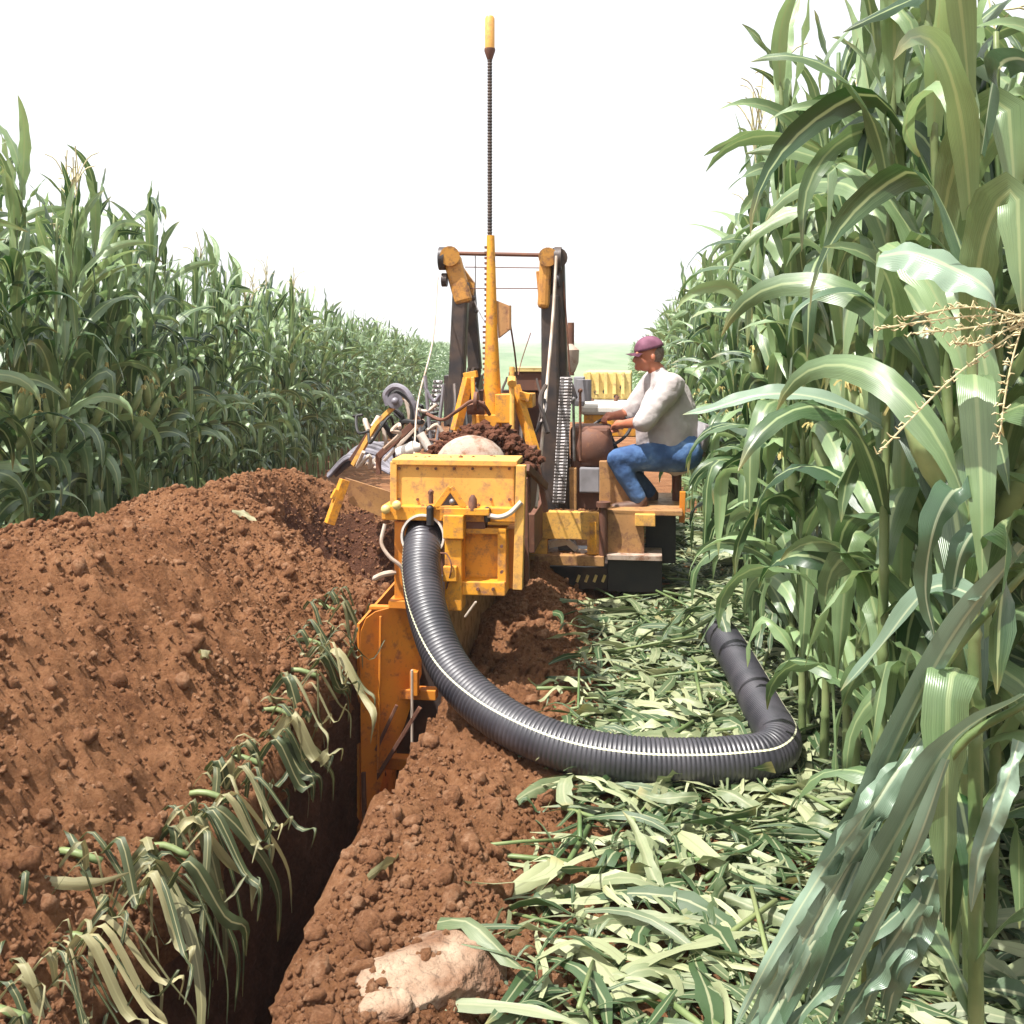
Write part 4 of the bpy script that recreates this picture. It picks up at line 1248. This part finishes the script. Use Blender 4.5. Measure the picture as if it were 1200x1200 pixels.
# --- central mast
b0 = 1.35
mast = mpart('mast', 'yellow', lambda bm: tube(bm, [ML(577, 500, b0), ML(577, 465, b0), ML(576, 380, b0), ML(575, 276, b0)], [.060, .055, .036, .024], 14), None, True)
mpart('mast_base', 'yellow', lambda bm: (pbox(bm, 580, 462, 601, 496, b0 - .08, .16), pbox(bm, 555, 486, 582, 502, b0 - .08, .16)))
def _notch(bm):
    a, b = ML(574, 278, b0), ML(574, 66, b0)
    n = 60; pts = []; rad = []
    for i in range(n * 2 + 1):
        pts.append(a.lerp(b, i / (n * 2))); rad.append(.0165 if i % 2 else .0125)
    tube(bm, pts, rad, 8)
rod = mpart('mast_rod', 'dark', _notch, None, False)
mpart('mast_tip', 'yellow_pale', lambda bm: tube(bm, [ML(574, 58, b0), ML(574, 57, b0), ML(574, 22, b0), ML(574, 19, b0)], [.024, .030, .030, .022], 14), None, True)
mpart('mast_collar', 'rust', lambda bm: tube(bm, [ML(574, 70, b0), ML(574, 60, b0), ML(574, 57, b0)], [.016, .034, .034], 14), None, True)
# rack teeth up the mast
def _rack(bm):
    for i in range(30):
        v = 290 + i * 6.2
        p = ML(567.5 if v > 380 else 569.5 + 0, v, b0)
        box(bm, p, (.016, .03, .014), None, 0)
mpart('mast_rack', 'rust', _rack)
mpart('mast_bracket', 'ochre', lambda bm: (plate(bm, [ML(581, 352, b0), ML(596, 358, b0), ML(598, 385, b0), ML(584, 396, b0)], .07, (0, 1, 0)), tube(bm, [ML(597, 358, b0), ML(597, 386, b0)], .012, 8)))
mpart('strut', 'yellow', lambda bm: bar(bm, ML(534, 505, 1.25), ML(549, 443, 1.3), .06, .05))
mpart('strut', 'yellow', lambda bm: (bar(bm, ML(628, 535, 1.3), ML(603, 452, 1.4), .055, .05), bar(bm, ML(608, 463, 1.38), ML(621, 466, 1.38), .05, .05)))
mpart('strut', 'yellow', lambda bm: (bar(bm, ML(556, 498, 1.2), ML(554, 442, 1.25), .022, .03), bar(bm, ML(544, 441, 1.3), ML(559, 438, 1.28), .03, .04)))
mpart('guide_rod', 'yellow_pale', lambda bm: (tube(bm, [ML(600, 512, 1.25), ML(600, 430, 1.3)], .016, 8), tube(bm, [ML(600, 450, 1.25), ML(600, 444, 1.3)], .028, 8)))
mpart('hydraulic_hose', 'rust', lambda bm: tube(bm, smooth_path([ML(500, 485, 1.2), ML(518, 492, 1.15), ML(535, 482, 1.1), ML(553, 470, 1.1), ML(566, 474, 1.1), ML(574, 486, 1.15)], 6), .011, 7), None, True)
mpart('winch', 'rust', lambda bm: (tube(bm, [ML(548, 478, 1.15), ML(568, 478, 1.15)], .04, 12), tube(bm, [ML(556, 470, 1.12), ML(560, 470, 1.12)], .055, 12)), None, True)

# --- gantry towers
bt = 2.6
def _lt(bm):
    bar(bm, ML(541, 330, bt), ML(533, 500, bt), .115, .12, .02)
    bar(bm, ML(549, 335, bt + .25), ML(557, 434, bt + .25), .10, .08, .015)
    bar(bm, ML(556, 432, bt + .25), ML(549, 470, bt + .2), .08, .08)
lt = mpart('tower_rail', 'dark', _lt)
mpart('tower_head', 'ochre_head', lambda bm: (bar(bm, ML(529, 300, bt - .03), ML(544, 356, bt - .03), .095, .13, .03), tube(bm, [ML(527, 300, bt - .12), ML(527, 300, bt + .08)], .072, 18), plate(bm, [ML(540, 310, bt + .05), ML(556, 332, bt + .05), ML(554, 346, bt + .05), ML(540, 345, bt + .05)], .06, (0, 1, 0))))
mpart('pulley', 'dark', lambda bm: (tube(bm, [ML(515, 303, bt - .05), ML(522, 303, bt - .05)], .085, 16), tube(bm, [ML(518, 328, bt - .05), ML(524, 328, bt - .05)], .05, 12)), None, True)
def _rt(bm):
    bar(bm, ML(645, 345, bt), ML(646, 600, bt), .13, .10, .02)
    bar(bm, ML(653, 308, bt + .05), ML(660, 600, bt + .1), .11, .12, .02)
    tube(bm, [ML(653, 302, bt - .06), ML(653, 302, bt + .10)], .075, 16)
    bar(bm, ML(657, 440, bt + .2), ML(667, 470, bt + .1), .10, .10)
rt = mpart('tower_rail', 'dark', _rt)
mpart('tower_head', 'ochre_head', lambda bm: (bar(bm, ML(640, 300, bt - .03), ML(637, 362, bt - .03), .085, .13, .03), tube(bm, [ML(642, 301, bt - .12), ML(642, 301, bt + .08)], .068, 18), bar(bm, ML(631, 318, bt + .03), ML(634, 352, bt + .03), .03, .08)))
mpart('pulley', 'dark', lambda bm: (tube(bm, [ML(650, 303, bt - .05), ML(658, 303, bt - .05)], .085, 16), tube(bm, [ML(650, 328, bt - .05), ML(656, 328, bt - .05)], .05, 12)), None, True)
mpart('crossbar', 'rust', lambda bm: (tube(bm, [ML(535, 297, bt), ML(636, 299, bt)], .015, 8), tube(bm, [ML(545, 313, bt), ML(636, 314, bt)], .004, 5), tube(bm, [ML(545, 338, bt), ML(636, 338, bt)], .004, 5)))
for (nm, mt, pts, rr0) in [('cable', 'cable_white', [(652, 300, bt - .2), (648, 370, bt - .3), (640, 460, bt - .6), (628, 595, 1.2)], .011),
                           ('cable', 'cable_white', [(513, 325, bt - .1), (507, 400, bt - .5), (490, 470, bt - 1.0), (485, 540, 1.1)], .006),
                           ('cable', 'steel', [(557, 300, bt), (557, 335, bt), (556, 352, bt), (565, 372, bt - .5), (574, 384, b0)], .004),
                           ('cable', 'rust', [(598, 380, b0 + .2), (603, 412, b0 + .5), (606, 440, b0 + .8)], .006),
                           ('cable', 'rust', [(622, 390, bt), (612, 420, bt - .1), (607, 440, bt - .2)], .004),
                           ('cable', 'rust', [(660, 330, bt), (664, 380, bt), (668, 440, bt)], .006)]:
    mpart(nm, mt, lambda bm: tube(bm, smooth_path([ML(*q) for q in pts], 6), rr0, 6), None, True)
def _beads(bm):
    for (u, v) in [(555, 350), (556, 357), (558, 365)]:
        ball(bm, ML(u, v, bt), .018, 1)
mpart('chain_stub', 'dark', _beads)
def digging_chain(bm, p0, p1, w, n, rr_=random.Random(8)):
    d = (p1 - p0)
    for i in range(n):
        p = p0 + d * ((i + .5) / n)
        box(bm, p + Vector((-w * .3, 0, 0)), (w * .28, .05, d.length / n * .8), None, .003)
        box(bm, p + Vector((w * .3, 0, 0)), (w * .28, .05, d.length / n * .8), None, .003)
        tube(bm, [p + Vector((-w * .5, -.01, 0)), p + Vector((w * .5, -.01, 0))], .014, 6)
mpart('digging_chain', 'steel', lambda bm: digging_chain(bm, ML(664, 442, bt - .35), ML(655, 590, bt - .45), .085, 40), None)
mpart('digging_chain', 'steel', lambda bm: digging_chain(bm, ML(514, 445, 2.0), ML(502, 530, 1.9), .06, 16), None)
# cross frame between the towers, low
mpart('cross_frame', 'rust', lambda bm: (pbox(bm, 596, 436, 642, 458, bt + .2, .25), pbox(bm, 560, 458, 640, 540, bt + .3, .2)))
mpart('cross_frame_cap', 'cream', lambda bm: pbox(bm, 601, 431, 640, 436, bt + .18, .3))
mpart('tank', 'yellow', lambda bm: (pbox(bm, 606, 462, 624, 478, 1.5, .2)))
mpart('valve_bank', 'dark', lambda bm: (pbox(bm, 520, 440, 560, 500, bt + .5, .3), pbox(bm, 606, 478, 650, 560, bt + .3, .3)))
# control levers on the left
def _lev(bm):
    for (a, b) in [((505, 520), (498, 440)), ((512, 522), (520, 450)), ((494, 515), (487, 470))]:
        tube(bm, [ML(a[0], a[1], 1.6), ML(b[0], b[1], 1.6)], .012, 7)
mpart('lever', 'grey', _lev)
# left arms with hoses
mpart('swing_arm', 'yellow_pale', lambda bm: (bar(bm, ML(414, 545, 1.7), ML(441, 497, 1.65), .030, .03), bar(bm, ML(441, 497, 1.65), ML(472, 466, 1.6), .030, .03)))
mpart('swing_arm', 'rust', lambda bm: (bar(bm, ML(411, 540, 1.8), ML(438, 500, 1.8), .035, .03), bar(bm, ML(443, 535, 1.5), ML(492, 490, 1.5), .035, .04), bar(bm, ML(443, 533, 1.5), ML(444, 556, 1.5), .03, .03)))
mpart('swing_arm', 'cable_white', lambda bm: (bar(bm, ML(450, 540, 1.45), ML(497, 492, 1.45), .014, .02), bar(bm, ML(432, 545, 1.5), ML(446, 533, 1.5), .02, .02)))
for k, pts in enumerate([[(455, 475), (452, 462), (462, 453), (475, 458), (485, 475), (490, 490)], [(460, 478), (458, 466), (466, 458), (478, 466), (484, 480), (480, 510), (474, 520)],
                         [(473, 468), (486, 478), (500, 482), (512, 474)], [(476, 470), (480, 490), (476, 508), (470, 520)], [(497, 452), (508, 470), (516, 462)], [(500, 505), (512, 498), (518, 506)]]):
    mpart('hydraulic_hose', ['tarp', 'black', 'cable_white', 'cable_white', 'tarp', 'cable_white'][k], lambda bm: tube(bm, smooth_path([ML(u, v, 1.6) for u, v in pts], 6), [.022, .02, .012, .014, .012, .014][k], 8), None, True)
mpart('hose_hub', 'tarp', lambda bm: (tube(bm, [ML(463, 470, 1.56), ML(463, 470, 1.66)], .05, 14), ball(bm, ML(463, 470, 1.54), .025)), None, True)
# pale sheet metal cover and bundle left of the box
def _bundle(bm):
    rr_ = random.Random(4)
    for i in range(13):
        v = 554 - i * 1.7; u0 = 386 + i * 1.8 + rr_.uniform(-3, 3)
        tube(bm, smooth_path([ML(u0, v + 5, 2.1 + .04 * i), ML(u0 + 24, v - 14 + rr_.uniform(-4, 4), 2.1 + .05 * i), ML(u0 + 52, v - 9 + rr_.uniform(-4, 4), 2.05 + .05 * i), ML(462, v + 3, 1.9 + .05 * i)], 5), rr_.choice([.014, .020, .026]), 8)
mpart('hose_bundle', 'tarp', _bundle, None, True)
for k in range(16):
    rr_ = random.Random(400 + k)
    u0, v0 = rr_.uniform(425, 515), rr_.uniform(478, 545); bb = rr_.uniform(1.2, 2.0)
    pts = [ML(u0, v0, bb)]
    for q in range(4):
        u0 += rr_.uniform(-16, 18); v0 = min(548, v0 + rr_.uniform(-22, 18)); bb += rr_.uniform(-.1, .1); pts.append(ML(u0, v0, bb))
    mpart('hydraulic_hose', rr_.choice(['black', 'black', 'dark', 'rust', 'cable_white']), lambda bm: tube(bm, smooth_path(pts, 6), rr_.choice([.009, .012, .016]), 7), None, True)
for k in range(12):
    rr_ = random.Random(460 + k)
    u0 = rr_.uniform(528, 640); a_, b_ = ML(u0, rr_.uniform(440, 470), 1.9), ML(u0 + rr_.uniform(-14, 14), rr_.uniform(500, 540), 1.7)
    mpart('hydraulic_hose', rr_.choice(['black', 'dark', 'rust', 'dark']), lambda bm: tube(bm, smooth_path([a_, a_.lerp(b_, .4) + Vector((rr_.uniform(-.06, .06), 0, .02)), b_], 6), rr_.choice([.008, .011, .015]), 7), None, True)
mpart('fuel_can', 'white', lambda bm: (tube(bm, [ML(466, 532, 1.2), ML(486, 525, 1.2)], [.035, .045], 12), tube(bm, [ML(486, 525, 1.2), ML(493, 524, 1.2)], [.045, .02], 12)), None, True)
mpart('cylinder', 'white', lambda bm: tube(bm, [ML(492, 508, 1.3), ML(502, 525, 1.3)], .028, 10), None, True)
mpart('guard_hoop', 'yellow_pale', lambda bm: tube(bm, smooth_path([ML(480, 542, .5), ML(486, 533, .5), ML(495, 535, .5), ML(500, 542, .5)], 5), .010, 7), None, True)
# main chassis behind everything
mpart('chassis', 'rust', lambda bm: (box(bm, (0.1, 3.6, .55), (.75, 3.6, .25)), box(bm, (.0, 2.2, .55), (.5, 1.6, .4))))
for sx in (-.62, 1.0):
    tk = mpart('track', 'black', lambda bm: box(bm, (sx, 4.3, .28), (.30, 2.6, .50), None, .06))
    # track pads
    bmp = bmesh.new()
    for k in range(16):
        box(bmp, (sx, 3.05 + k * .165, .30), (.36, .05, .58), None, .006)
    o = obj('track_pads', bmp, M['dark'], tk)
# --- right: platform frame next to the operator
bp = 2.35
def _beam(bm):
    pbox(bm, 618, 600, 702, 632, bp, .08, .005)
    pbox(bm, 618, 632, 641, 650, bp, .08, .004)
    pbox(bm, 688, 632, 702, 650, bp, .08, .004)
fr = mpart('platform_beam', 'yellow_pale', _beam)
mpart('gusset', 'yellow', lambda bm: pbox(bm, 691, 612, 699, 650, bp - .02, .02, .002), fr)
mpart('bottom_rail', 'ochre', lambda bm: (pbox(bm, 614, 651, 708, 663, bp - .04, .25)))
mpart('step', 'white', lambda bm: (bar(bm, ML(643, 638, bp + .12), ML(664, 634, bp + .12), .05, .05), bar(bm, ML(664, 634, bp + .12), ML(676, 644, bp + .12), .04, .04)))
mpart('roller', 'dark', lambda bm: tube(bm, [ML(665, 640, bp + .15), ML(665, 640, bp + .3)], .07, 14), None, True)
mpart('frame_post', 'rust', lambda bm: (tube(bm, [ML(707, 652, bp), ML(707, 592, bp)], .03, 10), tube(bm, [ML(707, 594, bp), ML(707, 588, bp)], .05, 10)), None, True)
mpart('side_panel', 'ochre', lambda bm: (pbox(bm, 712, 598, 755, 652, bp + .05, .03, .004)))
mpart('tool_box', 'yellow_pale', lambda bm: (pbox(bm, 744, 603, 768, 617, bp, .14)))
mpart('platform', 'ochre', lambda bm: (pbox(bm, 700, 598, 800, 604, bp + .05, .9, .004)))
mpart('foot_plate', 'mud_white', lambda bm: (pbox(bm, 711, 651, 776, 657, bp - .03, .3, .003)))
mpart('skirt', 'black', lambda bm: (pbox(bm, 712, 657, 776, 694, bp + .05, .6), pbox(bm, 757, 604, 792, 660, bp + .35, .5), ))
mpart('post', 'orange', lambda bm: bar(bm, ML(800, 576, bp + .2), ML(799, 612, bp + .2), .04, .04))
mpart('undercarriage', 'dark', lambda bm: (pbox(bm, 610, 664, 712, 690, bp + .1, .8),))
for k in range(4):
    mpart('track_shoe', 'cream', lambda bm: bar(bm, ML(676 + 10 * k, 682, bp + .05), ML(679 + 10 * k, 674, bp + .05), .02, .02))
# console
mpart('console', 'rust', lambda bm: (pbox(bm, 668, 500, 716, 600, bp + .35, .35, .03)))
mpart('console_panel', 'ochre', lambda bm: (pbox(bm, 702, 540, 740, 600, bp + .30, .2, .01), pbox(bm, 664, 548, 676, 600, bp + .3, .2, .01)))
cv = mpart('cover_plate', 'grey', lambda bm: pbox(bm, 679, 548, 703, 578, bp + .30, .05, .012))
mpart('mud_guard', 'rust', lambda bm: ball(bm, ML(694, 525, bp + .4), .16, 3, (1, .7, 1), .03), None, True)
# engine hood and block further forward
mpart('engine_hood', 'white', lambda bm: (pbox(bm, 680, 474, 748, 487, bp + 1.3, 1.0, .03)))
mpart('hood_side', 'yellow', lambda bm: (pbox(bm, 684, 486, 752, 512, bp + 1.32, .9, .01)))
def _blk(bm):
    pbox(bm, 684, 436, 740, 468, bp + 2.0, .6, .015)
eb = mpart('engine_block', 'cream', _blk)
for i in range(5):
    mpart('rib', 'cream', lambda bm: pbox(bm, 688 + i * 10, 436, 692 + i * 10, 462, bp + 1.96, .05, .004), eb)
for (u, v) in [(699, 460), (709, 459), (729, 454), (722, 465)]:
    bolt(eb, ML(u, v, bp + 1.98), .022, 'black', 'port')
mpart('rail', 'rust', lambda bm: (tube(bm, [ML(690, 466, bp + 1.8), ML(696, 472, bp + 1.8), ML(720, 472, bp + 1.8), ML(724, 464, bp + 1.8)], .02, 8)), None, True)
mpart('exhaust_pipe', 'rust', lambda bm: tube(bm, [ML(669, 440, bp + 1.5), ML(669, 378, bp + 1.5)], .028, 12), None, True)
mpart('air_cleaner', 'mud_white', lambda bm: (tube(bm, [ML(665, 436, bp + 1.2), ML(665, 425, bp + 1.2), ML(665, 410, bp + 1.2), ML(665, 403, bp + 1.2)], [.06, .09, .095, .04], 16)), None, True)
mpart('cable', 'rust', lambda bm: tube(bm, [ML(657, 355, bp + .6), ML(664, 430, bp + .6)], .007, 6), None, True)
mpart('filter_housing', 'grey', lambda bm: (tube(bm, [ML(684, 470, bp + .8), ML(684, 445, bp + .8)], .06, 12), pbox(bm, 672, 442, 684, 476, bp + .9, .2)), None, True)
mpart('lever', 'steel', lambda bm: (tube(bm, [ML(673, 540, bp), ML(672, 470, bp)], .010, 7), ball(bm, ML(672, 468, bp), .02, 1)), None, True)
mpart('lever', 'rust', lambda bm: (tube(bm, [ML(680, 540, bp + .1), ML(680, 460, bp + .1)], .010, 7), ball(bm, ML(680, 458, bp + .1), .02, 1)), None, True)
# steering wheel
def _wheel(bm):
    c = ML(712, 506, bp + .55); ax = Vector((-.35, -.50, .8)).normalized(); x, y, _ = frame_of(ax)
    pts = [c + (x * math.cos(2 * math.pi * k / 32) + y * math.sin(2 * math.pi * k / 32)) * .185 for k in range(33)]
    tube(bm, pts, .012, 8, False)
    for k in range(3):
        a = 2 * math.pi * k / 3 + .4
        tube(bm, [c, c + (x * math.cos(a) + y * math.sin(a)) * .185], .008, 6)
    tube(bm, [c + ax * .02, c - ax * .3], .02, 8)
mpart('steering_wheel', 'black', _wheel, None, True)
# seat: a grey bucket shell
def _seat(bm):
    YS = 7.85
    prof = [(.80, -.02), (.95, -.05), (1.10, -.06), (1.22, -.03), (1.29, .05), (1.33, .15), (1.35, .27)]
    n = 9
    rows = []
    for (x, z) in prof:
        row = []
        for j in range(n):
            s = (j / (n - 1) - .5) * 2
            cup = .07 * abs(s) ** 2.5
            row.append((x - (cup if z > .0 else 0), s * .23, z + (cup if z <= .0 else cup * .3)))
        rows.append(row)
    return rows
def seat_part():
    rows = _seat(None)
    bm = bmesh.new()
    inv = MM.inverted()
    def wp(q): return inv @ Vector((q[0] + .10, 7.90 + q[1], q[2] + .915))
    A = [[bm.verts.new(wp(q)) for q in row] for row in rows]
    B = [[bm.verts.new(wp((q[0] + .02, q[1] * 1.03, q[2] - .02))) for q in row] for row in rows]
    for i in range(len(A) - 1):
        for j in range(len(A[0]) - 1):
            bm.faces.new((A[i][j], A[i + 1][j], A[i + 1][j + 1], A[i][j + 1]))
            bm.faces.new((B[i][j], B[i][j + 1], B[i + 1][j + 1], B[i + 1][j]))
    for i in range(len(A) - 1):
        for j in (0, len(A[0]) - 1):
            bm.faces.new((A[i][j], A[i + 1][j], B[i + 1][j], B[i][j]))
    for j in range(len(A[0]) - 1):
        for i in (0, len(A) - 1):
            bm.faces.new((A[i][j], A[i][j + 1], B[i][j + 1], B[i][j]))
    o = obj('seat', bm, M['seat'], MACH, 'all')
    bm = bmesh.new(); q0 = inv @ Vector((1.22, 7.9, .85)); q1 = inv @ Vector((1.22, 7.9, .55))
    tube(bm, [q0, q1], .035, 10); obj('seat_post', bm, M['rust'], MACH)
seat_part()

# ------------------------------------------------------------------ the operator
def remesh(name, bm, voxel, mat, parent, smooth_it=6, **kw):
    bmesh.ops.recalc_face_normals(bm, faces=bm.faces)
    me = bpy.data.meshes.new(name); bm.to_mesh(me); bm.free()
    t = bpy.data.objects.new('tmp', me); COL.objects.link(t)
    m1 = t.modifiers.new('r', 'REMESH'); m1.mode = 'VOXEL'; m1.voxel_size = voxel
    m2 = t.modifiers.new('s', 'SMOOTH'); m2.iterations = smooth_it; m2.factor = .5
    dg = bpy.context.evaluated_depsgraph_get()
    m = bpy.data.meshes.new_from_object(t.evaluated_get(dg))
    bpy.data.objects.remove(t)
    m.name = name; m.materials.clear(); m.materials.append(M[mat])
    m.polygons.foreach_set('use_smooth', [True] * len(m.polygons))
    return link(name, m, None, parent, **kw)

def caps(bm, pts, rad, n=14):
    """tapered capsule chain"""
    pts = [Vector(p) for p in pts]
    for i, p in enumerate(pts): ball(bm, p, rad[i], 2)
    for i in range(len(pts) - 1):
        tube(bm, [pts[i], pts[i + 1]], [rad[i], rad[i + 1]], n)

YP = 7.80
def Q(u, v, dy=0.0): 
    p = P(u, v, YP); return Vector((p.x, YP + dy, p.z))       # man at distance YP; dy moves away from the camera
base = Q(790, 598)
MAN = empty('person', (base.x, YP, base.z), 0, label='heavy man in white shirt, jeans and plum cap sitting sideways at the steering wheel', cat='person')
off_ = Vector(MAN.location)
def rel(l): return [Vector(p) - off_ for p in l]
hipL, hipR = Q(793, 532, -.09), Q(793, 532, .10)
kneeL, kneeR = Q(722, 536, -.14), Q(728, 540, .16)
ankL, ankR = Q(745, 583, -.16), Q(764, 583, .14)
shL, shR = Q(782, 452, -.19), Q(772, 450, .20)
elL, elR = Q(748, 492, -.24), Q(742, 488, .28)
haL, haR = Q(724, 497, -.05), Q(716, 490, .18)
neck = Q(771, 436, 0); head = Q(759, 417, 0)
def body(bm):
    caps(bm, rel([Q(795, 528), Q(788, 505), Q(785, 478), Q(777, 452)]), [.13, .15, .15, .10])
    caps(bm, rel([shL, shR]), [.07, .07])
    caps(bm, rel([Q(777, 448), neck, Q(762, 425)]), [.07, .062, .055])
    # skull, jaw
    ball(bm, Q(761, 412) - off_, .098, 3, (1.02, .80, 1.05))
    ball(bm, Q(755, 424) - off_, .070, 3, (.95, .85, 1.0))
    ball(bm, Q(748, 430) - off_, .030, 2)                                # chin
    caps(bm, rel([Q(746, 417), Q(743.5, 422.5)]), [.012, .017])          # nose
    caps(bm, rel([Q(746, 414, -.05), Q(745.5, 414, .05)]), [.012, .012])     # brow
    caps(bm, rel([Q(746.5, 427, -.022), Q(746.5, 427, .022)]), [.011, .011])  # lips
    ball(bm, Q(764, 419, -.083) - off_, .026, 2, (.7, .35, 1.1))           # ear
    ball(bm, Q(764, 419, .083) - off_, .026, 2, (.7, .35, 1.1))
    for s, h, e, w in ((-1, shL, elL, haL), (1, shR, elR, haR)):
        wr = w.lerp(e, .18)
        caps(bm, rel([h, e, wr]), [.065, .048, .030])
        pd = (w - e).normalized()
        caps(bm, rel([wr, w]), [.030, .036])
        x, y, z = frame_of(pd)
        for k in range(4):
            o = (k - 1.5) * .019
            f0 = w + x * o; L = (.036, .042, .040, .030)[k]
            f1 = f0 + pd * L - y * .006; f2 = f1 + pd * .018 - y * .028; f3 = f2 - pd * .015 - y * .018
            caps(bm, rel([f0, f1, f2, f3]), [.011, .010, .009, .008], 8)
        t0 = wr.lerp(w, .5) + x * .026; t1 = t0 + x * .026 + pd * .02 - y * .01; t2 = t1 + pd * .022 - y * .022
        caps(bm, rel([t0, t1, t2]), [.013, .011, .009], 8)
    for h, k, a in ((hipL, kneeL, ankL), (hipR, kneeR, ankR)):
        caps(bm, rel([h, k, a]), [.088, .06, .038])
bm = bmesh.new(); body(bm)
remesh('body', bm, .0065, 'skin', MAN, 3)
bm = bmesh.new()
caps(bm, rel([Q(791, 530), Q(784, 510), Q(783, 482), Q(780, 458)]), [.175, .195, .180, .135], 20)
caps(bm, rel([Q(765, 518), Q(768, 500), Q(772, 470)]), [.125, .15, .125], 20)
caps(bm, rel([Q(797, 520), Q(797, 480), Q(790, 456)]), [.125, .125, .10], 20)
caps(bm, rel([Q(775, 447), Q(771, 438)]), [.095, .070])
caps(bm, rel([shL, shR]), [.105, .105])
caps(bm, rel([shL, shL.lerp(elL, .5), shL.lerp(elL, 1.0)]), [.100, .088, .080])
caps(bm, rel([shR, shR.lerp(elR, .5), shR.lerp(elR, .95)]), [.100, .088, .078])
shirt = remesh('shirt', bm, .014, 'shirt', MAN, 5)
# shirt folds
co = np.empty(len(shirt.data.vertices) * 3, dtype=np.float32); shirt.data.vertices.foreach_get('co', co); co = co.reshape(-1, 3)
no = np.empty_like(co); shirt.data.vertices.foreach_get('normal', no.ravel()) if False else None
nn = np.array([v.normal[:] for v in shirt.data.vertices])
fold_ = 0.022 * fbm(co[:, 0] * 1.2 + co[:, 2] * .8 + co[:, 1], co[:, 2] * .7 - co[:, 0] * 1.1, 8, 3, .5, 5) - 0.010 * np.abs(vnoise(co[:, 0] * 9 + co[:, 2] * 14, co[:, 1] * 4, 9))
co = co + nn * fold_[:, None] * .62; shirt.data.vertices.foreach_set('co', co.astype(np.float32).ravel())
bm = bmesh.new()
for h, k, a in ((hipL, kneeL, ankL), (hipR, kneeR, ankR)):
    caps(bm, rel([h + Vector((.02, 0, 0)), h.lerp(k, .5), k, k.lerp(a, .5), a + Vector((0, 0, .02))]), [.125, .105, .082, .068, .058], 18)
caps(bm, rel([Q(800, 528, -.08), Q(800, 528, .08)]), [.14, .14], 18)
jeans = remesh('jeans', bm, .012, 'jeans', MAN, 4)
co = np.empty(len(jeans.data.vertices) * 3, dtype=np.float32); jeans.data.vertices.foreach_get('co', co); co = co.reshape(-1, 3)
nn = np.array([v.normal[:] for v in jeans.data.vertices])
co = co + nn * (0.005 * fbm(co[:, 0] * 1.4 - co[:, 2], co[:, 2] * 1.5 + co[:, 1], 9, 3, .5, 15))[:, None]
jeans.data.vertices.foreach_set('co', co.astype(np.float32).ravel())
bm = bmesh.new(); tube(bm, rel([Q(797, 529, -.172), Q(800, 529, -.172)]), .02, 6)
bm.free()
for a in (ankL, ankR):
    bm = bmesh.new(); q = a - off_
    caps(bm, [q + Vector((.02, 0, .0)), q + Vector((.015, 0, -.035)), q + Vector((-.08, 0, -.045)), q + Vector((-.17, 0, -.05))], [.050, .048, .044, .036])
    remesh('shoe', bm, .009, 'leather', MAN, 3)
# cap with brim
cap_c = Q(761, 410) - off_
bm = bmesh.new()
bmesh.ops.create_uvsphere(bm, u_segments=28, v_segments=16, radius=1)
for v in list(bm.verts):
    if v.co.z < -0.12: bm.verts.remove(v)
Rt = Matrix.Rotation(math.radians(-14), 3, 'Y')
for v in bm.verts:
    v.co = Rt @ Vector((v.co.x * .112, v.co.y * .092, v.co.z * .098 + .005)) + cap_c
res = bmesh.ops.solidify(bm, geom=bm.faces[:], thickness=.004)
cap = obj('cap', bm, M['cap'], MAN, 'all')
bm = bmesh.new()
rowsA = []
for j in range(9):
    s = -1 + j / 4
    p0 = Vector((-.088 * math.sqrt(max(0, 1 - (s * .8) ** 2)) - .012, s * .084, .004 - .012 * s * s)); p1 = p0 + Vector((-.078 * math.sqrt(max(.02, 1 - s * s * .85)), 0, .010 - .030 * s * s))
    rowsA.append([bm.verts.new(Rt @ p0.lerp(p1, t) + cap_c) for t in (0, .5, 1)])
for i in range(8):
    for j in range(2): bm.faces.new((rowsA[i][j], rowsA[i + 1][j], rowsA[i + 1][j + 1], rowsA[i][j + 1]))
bmesh.ops.solidify(bm, geom=bm.faces[:], thickness=.005)
obj('brim', bm, M['cap'], cap, 'all')
bm = bmesh.new(); ball(bm, Q(766.5, 414) - off_, .088, 3, (.85, .86, .95)); obj('hair', bm, M['hair'], MAN, 'all')
bm = bmesh.new()
pts = [Q(797, 531) - off_ + Vector((math.cos(a) * .17, math.sin(a) * .19, 0)) for a in np.linspace(0, 2 * math.pi, 25)]
tube(bm, pts, .018, 6, False); obj('belt', bm, M['leather'], MAN, 'all')

# ------------------------------------------------------------------ summer haze over the fields
m = bpy.data.materials.new('haze_air'); m.use_nodes = True
n = m.node_tree; n.nodes.clear()
o_ = n.nodes.new('ShaderNodeOutputMaterial'); v_ = n.nodes.new('ShaderNodeVolumePrincipled')
v_.inputs['Density'].default_value = 0.0010
v_.inputs['Color'].default_value = (0.93, 0.95, 0.97, 1)
n.links.new(v_.outputs[0], o_.inputs['Volume'])
bm = bmesh.new(); box(bm, (0, 0, 1.5), (6400, 6400, 10), None, 0)
obj('haze', bm, m, kind='stuff', label='thin pale summer haze lying over the fields', cat='haze') if False else None
me = bpy.data.meshes.new('haze'); bmesh.ops.recalc_face_normals(bm, faces=bm.faces) if bm.is_valid else None
bm.to_mesh(me); bm.free(); link('haze', me, m, kind='stuff', label='thin pale summer haze lying over the fields', cat='haze')
